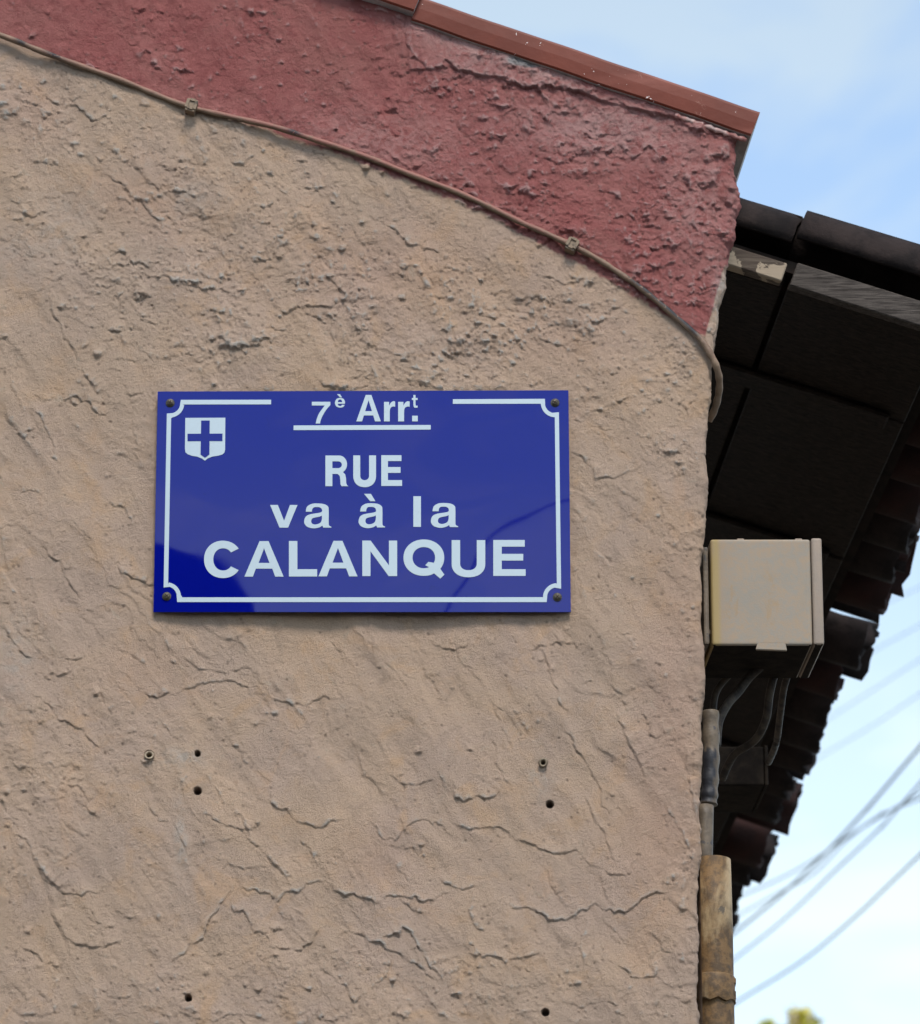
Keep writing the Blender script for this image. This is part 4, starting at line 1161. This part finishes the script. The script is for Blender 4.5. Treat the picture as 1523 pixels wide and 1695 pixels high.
# ------------------------------------------------------------------ junction box on the side wall
YB = .05
jb = empty('junction_box', P(1270, 1070, YB), 'square beige plastic junction box hung on the side wall beyond the corner', 'junction box')
tl, tr, br, bl_ = P(1182, 892, YB), P(1367, 895, YB), P(1365, 1073, YB), P(1179, 1068, YB)
w_b = (br - bl_).length; h_b = (tl - bl_).length
dep = .17
bm = bmesh.new()
frame_box(bm, bl_, Vector((1,0,0)), DV, Vector((0,0,1)), P(1346,1073,YB).x - bl_.x, dep, h_b, .006, 4)
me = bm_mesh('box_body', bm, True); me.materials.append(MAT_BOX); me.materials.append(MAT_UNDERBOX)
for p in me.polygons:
    if p.normal.z < -.9: p.material_index = 1  # underside coloured dark to stand for its shade
    if len(p.vertices) == 4 and max(abs(p.normal.x), abs(p.normal.y), abs(p.normal.z)) > .99: p.use_smooth = False
a = me.attributes.new('edge', 'FLOAT', 'POINT')
# a denser front so the sun-yellowed margin can be told: written from x
vv = np.zeros(len(me.vertices) * 3, np.float32); me.vertices.foreach_get('co', vv); vv = vv.reshape(-1, 3)
a.data.foreach_set('value', sstep(.05, 0, vv[:, 0] - bl_.x).astype(np.float32))
link('box_body', me, jb)
bm = bmesh.new(); lx0 = P(1347.2,1073,YB).x
frame_box(bm, Vector((lx0, YB - .0015, bl_.z + .0005)), Vector((1,0,0)), DV, Vector((0,0,1)), br.x - lx0, dep + .002, h_b + .001, .005, 4)
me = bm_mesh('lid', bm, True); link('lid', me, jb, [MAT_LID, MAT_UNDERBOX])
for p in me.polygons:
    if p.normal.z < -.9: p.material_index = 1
# dovetail tab at the foot of the face
bm = bmesh.new()
tb = [P(1254,1064,YB), P(1300,1064,YB), P(1303,1077,YB), P(1251,1075,YB)]
f = bm.faces.new([bm.verts.new(v + Vector((0,-.0004,0))) for v in tb]); ext = bmesh.ops.extrude_face_region(bm, geom=[f])
bmesh.ops.translate(bm, verts=[v for v in ext['geom'] if isinstance(v, bmesh.types.BMVert)], vec=(0, .006, 0))
bmesh.ops.bevel(bm, geom=list(bm.edges), offset=.001, segments=2, affect='EDGES')
link('tab', bm_mesh('tab', bm), jb, MAT_BOX)
for x in (1220, 1316):
    bm = bmesh.new(); frame_box(bm, P(x, 893, YB + .01), Vector((1,0,0)), DV, Vector((0,0,1)), .012, .02, .002, .001, 1, z0=-.004)
    link('lug', bm_mesh('lug', bm), jb, MAT_LID)
# mounting rail between box and wall
bm = bmesh.new()
ra, rb = P(1166, 905, YB + .01), P(1166, 1066, YB + .01)
frame_box(bm, rb, Vector((1,0,0)), DV, Vector((0,0,1)), .009, .23, ra.z - rb.z, .003, 2)
link('mounting_rail', bm_mesh('mounting_rail', bm), jb, MAT_CONDUIT)
for yy in (918, 1050):
    bm = bmesh.new(); frame_box(bm, P(1174, yy, YB + .02), Vector((1,0,0)), DV, Vector((0,0,1)), .010, .03, .008, .001, 1)
    link('spacer', bm_mesh('spacer', bm), jb, MAT_LID)

# a smaller box further along the side wall and loose cables between them
jb2 = empty('junction_box', P(1235, 1312, .75), 'small dim junction box in the shade under the eaves, below the large one', 'junction box')
bm = bmesh.new(); q0 = P(1176, 1300, .75)
frame_box(bm, q0, Vector((1,0,0)), DV, Vector((0,0,1)), P(1266,1300,.75).x - q0.x, .16, P(1266,1235,.75).z - q0.z, .005, 3)
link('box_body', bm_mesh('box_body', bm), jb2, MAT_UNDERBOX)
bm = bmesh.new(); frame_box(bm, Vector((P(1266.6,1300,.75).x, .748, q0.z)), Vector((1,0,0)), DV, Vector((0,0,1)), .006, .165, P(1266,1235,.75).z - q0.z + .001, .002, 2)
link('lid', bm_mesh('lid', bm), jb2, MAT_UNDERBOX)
def loose(pts, r, label, mat=MAT_LOOSE, group='loose cables under the junction box'):
    bm = bmesh.new(); tube(bm, smooth_path([P(x, y, Y) for x, y, Y in pts], 8), r, 10)
    o = link('loose_cable', bm_mesh('loose_cable', bm, True), None, mat)
    return tag(o, label, 'cable', group)
loose([(1282,1074,.16),(1265,1098,.17),(1240,1122,.18),(1222,1146,.17),(1205,1165,.15),(1190,1195,.14),(1186,1235,.14)], .0075, 'short pale cable slanting from the box foot down to the taped conduit')
loose([(1300,1076,.22),(1284,1110,.22),(1274,1150,.23),(1268,1190,.25),(1250,1225,.28),(1215,1250,.32),(1195,1290,.36)], .0070, 'longer dim cable curving down behind the slanting pale one')
loose([(1322,1080,.26),(1300,1130,.30),(1292,1180,.38),(1285,1230,.5),(1272,1262,.68)], .006, 'rightmost loose cable dropping to the small box')
loose([(1248,1080,.2),(1228,1105,.22),(1205,1120,.24),(1184,1150,.24),(1180,1200,.24)], .006, 'leftmost loose cable hugging the side wall')
# taped conduit
cpx_ = [(1176,1178,.12),(1177,1240,.12),(1175,1300,.12),(1173,1332,.12)]
con = link('conduit', mesh_from('conduit', [], []), None)
bm = bmesh.new(); pts = smooth_path([P(*q) for q in cpx_], 14)
tube(bm, pts, [.0140 + .0010 * math.sin(i * .8) for i in range(len(pts))], 18)
me = bm_mesh('conduit', bm, True); me.materials.append(MAT_CONDUIT); con.data = me
vv = np.zeros(len(me.vertices) * 3, np.float32); me.vertices.foreach_get('co', vv); vv = vv.reshape(-1, 3)
ax_, ay_ = proj(vv[:, 0], vv[:, 2], vv[:, 1])
a = me.attributes.new('tape', 'FLOAT', 'POINT')
a.data.foreach_set('value', (sstep(1236, 1242, ay_ + 4 * np.sin(ax_)) * sstep(1330, 1324, ay_) * sstep(1188, 1183, ax_ + .05 * (ay_ - 1250) + 2 * np.sin(ay_ * .2))).astype(np.float32))
tag(con, 'pale conduit wrapped in torn black tape under the junction box', 'conduit')
# downpipe: narrow upper length dropping into a stained wide one with a collar
dp = empty('downpipe', P(1184, 1690, .1), 'stained beige downpipe with a collar fixed behind the wall corner', 'downpipe')
bm = bmesh.new(); up_a, up_b = P(1168, 1334, .11), P(1166, 1432, .11)
tube(bm, [up_a.lerp(up_b, k / 6) for k in range(7)], .0135, 18)
link('upper_pipe', bm_mesh('upper_pipe', bm, True), dp, MAT_CONDUIT)
pt, pb_ = P(1180, 1424, .1), P(1178, 1760, .1)
pb_ = Vector((pt.x - .001, pt.y, .15))
bm = bmesh.new(); n = 40
pts = [pt.lerp(pb_, (k / n)) for k in range(n + 1)]
tube(bm, pts, [.0308 + (.0 if k else -.0015) for k in range(n + 1)], 32)
link('pipe', bm_mesh('pipe', bm, True), dp, MAT_PIPE)
bm = bmesh.new(); ct, cb2 = P(1181, 1618, .1), P(1181, 1662, .1)
tube(bm, [ct, ct.lerp(cb2, .03), ct.lerp(cb2, .5), ct.lerp(cb2, .97), cb2], [.0345, .0352, .0352, .0366, .0360], 32)
for v in bm.verts:
    if v.co.z < cb2.z + .004: v.co.z += .003 * math.sin(v.co.x * 260)
link('collar', bm_mesh('collar', bm, True), dp, MAT_PIPE)
bm = bmesh.new(); frame_box(bm, P(1212, 1631, .1), Vector((1,0,0)), Vector((0,1,0)), Vector((0,0,1)), .006, .012, .009, .001, 1, x0=-.006, y0=-.012)
frame_box(bm, P(1212, 1657, .1), Vector((1,0,0)), Vector((0,1,0)), Vector((0,0,1)), .006, .012, .014, .001, 1, x0=-.006, y0=-.012)
link('strap_end', bm_mesh('strap_end', bm), dp, MAT_PIPE)

# ------------------------------------------------------------------ overhead wires, far behind and out of focus
def wire(pts, Ya, Yb, r, label, ext=(1.5, 8.0)):
    n = len(pts)
    q = [P(x, y, Ya + (Yb - Ya) * i / (n - 1)) for i, (x, y) in enumerate(pts)]
    a0 = q[0] + (q[0] - q[1]).normalized() * ext[0]; a1 = q[-1] + (q[-1] - q[-2]).normalized() * ext[1]
    bm = bmesh.new(); tube(bm, smooth_path([a0] + q + [a1], 8), r, 8)
    o = link('overhead_wire', bm_mesh('overhead_wire', bm, True), None, MAT_WIRE)
    return tag(o, label, 'wire', 'overhead wires crossing the sky')
wire([(1211,1548),(1290,1484),(1348,1430),(1386,1392),(1450,1322),(1523,1236)], 14, 11, .0055, 'darkest steep overhead wire, crossing the others from beside the downpipe to the upper right')
wire([(1213,1489),(1290,1455),(1348,1423),(1409,1381),(1493,1331),(1523,1312)], 15, 12, .0038, 'shallow overhead wire, the highest of those meeting the downpipe side')
wire([(1213,1520),(1290,1478),(1348,1445),(1400,1392),(1460,1348),(1523,1322)], 16, 12, .0038, 'overhead wire that joins the darkest wire at their crossing')
wire([(1213,1590),(1300,1520),(1386,1438),(1462,1366),(1523,1297)], 14, 11, .0042, 'overhead wire running below and parallel to the darkest one')
wire([(1219,1659),(1329,1590),(1424,1510),(1523,1415)], 14, 11, .0048, 'lowest overhead wire, alone above the tree top')
wire([(1333,1267),(1443,1202),(1523,1149)], 22, 17, .0026, 'faint overhead wire, lowest of the four upper faint ones', (3, 8))
wire([(1363,1195),(1424,1156),(1523,1092)], 22, 17, .0026, 'faint overhead wire, second from below of the four upper ones', (3, 8))
wire([(1400,1110),(1438,1082),(1523,1035)], 22, 17, .0026, 'faint overhead wire, second from the top of the four upper ones', (3, 8))
wire([(1420,1020),(1457,1003),(1523,972)], 22, 17, .0024, 'faintest overhead wire, topmost in the pale sky', (3, 8))

# a wire across the street behind the camera, which the enamel mirrors
def mirror_hit(px, py, Yh):
    p = P(px, py, YS + bow(px, py))
    e = 4
    n = (P(px + e, py, YS + bow(px + e, py)) - P(px - e, py, YS + bow(px - e, py))).cross(P(px, py + e, YS + bow(px, py + e)) - P(px, py - e, YS + bow(px, py - e))).normalized()
    d = (p - CAM).normalized(); r = d - n * (2 * d.dot(n))
    return p + r * ((Yh - p.y) / r.y)
q = [mirror_hit(x, y, -11.0) for x, y in ((690,1100),(738,1013),(775,958),(820,906),(870,868),(945,840),(1040,826))]
bm = bmesh.new(); tube(bm, smooth_path([q[0] + (q[0] - q[1]) * 2.5] + q + [q[-1] + (q[-1] - q[-2]) * 6], 8), .013, 8)
tag(link('street_cable', bm_mesh('street_cable', bm, True), None, MAT_WIRE), 'curved black cable strung across the street, mirrored in the blue sign', 'wire')

# ------------------------------------------------------------------ tree whose top just shows
def tree(base, top_pts, label):
    t = empty('tree', base, label, 'tree')
    bm = bmesh.new()
    tr_pts = [base, base + Vector((.1, 0, 2.2)), base + Vector((.0, .1, 4.5)), Vector((base.x, base.y, top_pts[0][0].z - 1.6))]
    tube(bm, smooth_path(tr_pts, 5), [.17 - .13 * k / 15 for k in range(16)], 10)
    for tp, _ in top_pts:
        tube(bm, smooth_path([tr_pts[2], tr_pts[2].lerp(tp, .5) + Vector((.2, 0, -.2)), tp - Vector((0, 0, .15))], 5), [.07 - .06 * k / 10 for k in range(11)], 6)
    link('trunk', bm_mesh('trunk', bm, True), t, MAT_BARK)
    rg = random.Random(8)
    V, Fc, MI = [], [], []
    def leaf(c_, s_, mi):
        n_ = Vector((rg.gauss(0,1), rg.gauss(0,1), rg.gauss(0,1))).normalized()
        u_ = n_.orthogonal().normalized(); u_ = Matrix.Rotation(rg.uniform(0, 6.28), 3, n_) @ u_; w_ = n_.cross(u_)
        k = len(V)
        V.extend([c_ - u_ * s_, c_ + w_ * s_ * .42, c_ + u_ * s_, c_ - w_ * s_ * .42]); Fc.append((k, k+1, k+2, k+3)); MI.append(mi)
    for tp, rad_ in top_pts:
        for _ in range(int(900 * rad_ / .25)):
            d_ = Vector((rg.gauss(0, .5), rg.gauss(0, .5), -abs(rg.gauss(0, 1.0)) )) * rad_
            wid = min(1.0, .25 + abs(d_.z) / (rad_ * 1.6))
            d_.x *= wid; d_.y *= wid
            leaf(tp + d_, rg.uniform(.02, .05), 1 if rg.random() < .0 else 0)
    for _ in range(9000):
        a_ = rg.uniform(0, 6.28); r_ = rg.random() ** .5; hgt = rg.random()
        top = min(tp.z for tp, _ in top_pts)
        c_ = Vector((base.x + math.cos(a_) * r_ * 1.7, base.y + math.sin(a_) * r_ * 1.7, top - .75 - hgt * 3.2 - r_ * r_ * .9))
        leaf(c_, rg.uniform(.04, .09), 0)
    me = bpy.data.meshes.new('crown'); me.from_pydata([tuple(v) for v in V], [], Fc)
    me.materials.append(MAT_LEAF); me.materials.append(MAT_PALE)
    me.polygons.foreach_set('material_index', MI)
    link('crown', me, t)
    return t
YT = 16.0
t1p, t2p, t3p = P(1326, 1676, YT), P(1272, 1696, YT), P(1300, 1706, YT)
tree(Vector((t1p.x - .05, YT, 0)), [(t1p, .09), (t2p, .08), (t3p, .09), (P(1345, 1712, YT), .11), (P(1240, 1726, YT), .13)], 'yellow-green tree whose blurred top shows at the foot of the sky')
# pale blossom clump between the leaf tips
rg = random.Random(2); bm = bmesh.new()
tc_ = P(1318, 1696, YT - .1)
for _ in range(22):
    c_ = tc_ + Vector((rg.gauss(0, .028), rg.gauss(0, .03), rg.gauss(0, .035)))
    bmesh.ops.create_icosphere(bm, subdivisions=1, radius=rg.uniform(.006, .011), matrix=Matrix.Translation(c_))
bl2 = link('blossom', bm_mesh('blossom', bm), [o for o in col.objects if o.name == 'tree'][0], MAT_PALE)

# ------------------------------------------------------------------ across the street, behind the camera: mirrored in the enamel
YH = -13.0
edge_ = [mirror_hit(x, y, YH) for x, y in ((446,1030),(430,985),(400,953),(365,927),(330,908),(290,894),(254,884))]
oh = empty('house', (edge_[0].x - 4.5, -16, 0), 'plain ochre house with a rounded roof across the street', 'house')
zb_ = edge_[0].z
print('opposite', [tuple(round(c_, 2) for c_ in e_) for e_ in edge_])
bm = bmesh.new(); frame_box(bm, Vector((edge_[0].x - 9, -19, 0)), Vector((1,0,0)), Vector((0,1,0)), Vector((0,0,1)), 9 - .05, 5.9, zb_ - .1)
link('wall', bm_mesh('wall', bm), oh, MAT_FAR)
bm = bmesh.new()
prof = [(e_.x, e_.z) for e_ in edge_]
prof += [(prof[-1][0] - .9, prof[-1][1] + .22), (prof[-1][0] - 2.2, prof[-1][1] + .3), (prof[-1][0] - 4.0, prof[-1][1] - .3), (edge_[0].x - 9.2, zb_), (edge_[0].x - 9.2, zb_ - .12), (edge_[0].x, zb_ - .12)]
fa = [bm.verts.new((x, YH, z)) for x, z in prof]; fb = [bm.verts.new((x, YH - 6.3, z)) for x, z in prof]
bm.faces.new(fa); bm.faces.new(fb[::-1])
for i in range(len(prof)): bm.faces.new((fa[i], fb[i], fb[(i+1) % len(prof)], fa[(i+1) % len(prof)]))
link('roof', bm_mesh('roof', bm), oh, MAT_TILE)
for dx in (-8, -5.6, -3.2):
    for z in (1.2, 4.2):
        bm = bmesh.new(); frame_box(bm, Vector((edge_[0].x + dx, -13.1, z)), Vector((1,0,0)), Vector((0,1,0)), Vector((0,0,1)), .9, .04, 1.5, .005, 1)
        link('shutter', bm_mesh('shutter', bm), oh, MAT_SHUT)
print('tris', sum(sum(len(p.vertices) - 2 for p in o.data.polygons) if len(o.data.polygons) < 20000 else 2 * len(o.data.polygons) for o in col.objects if o.type == 'MESH'))
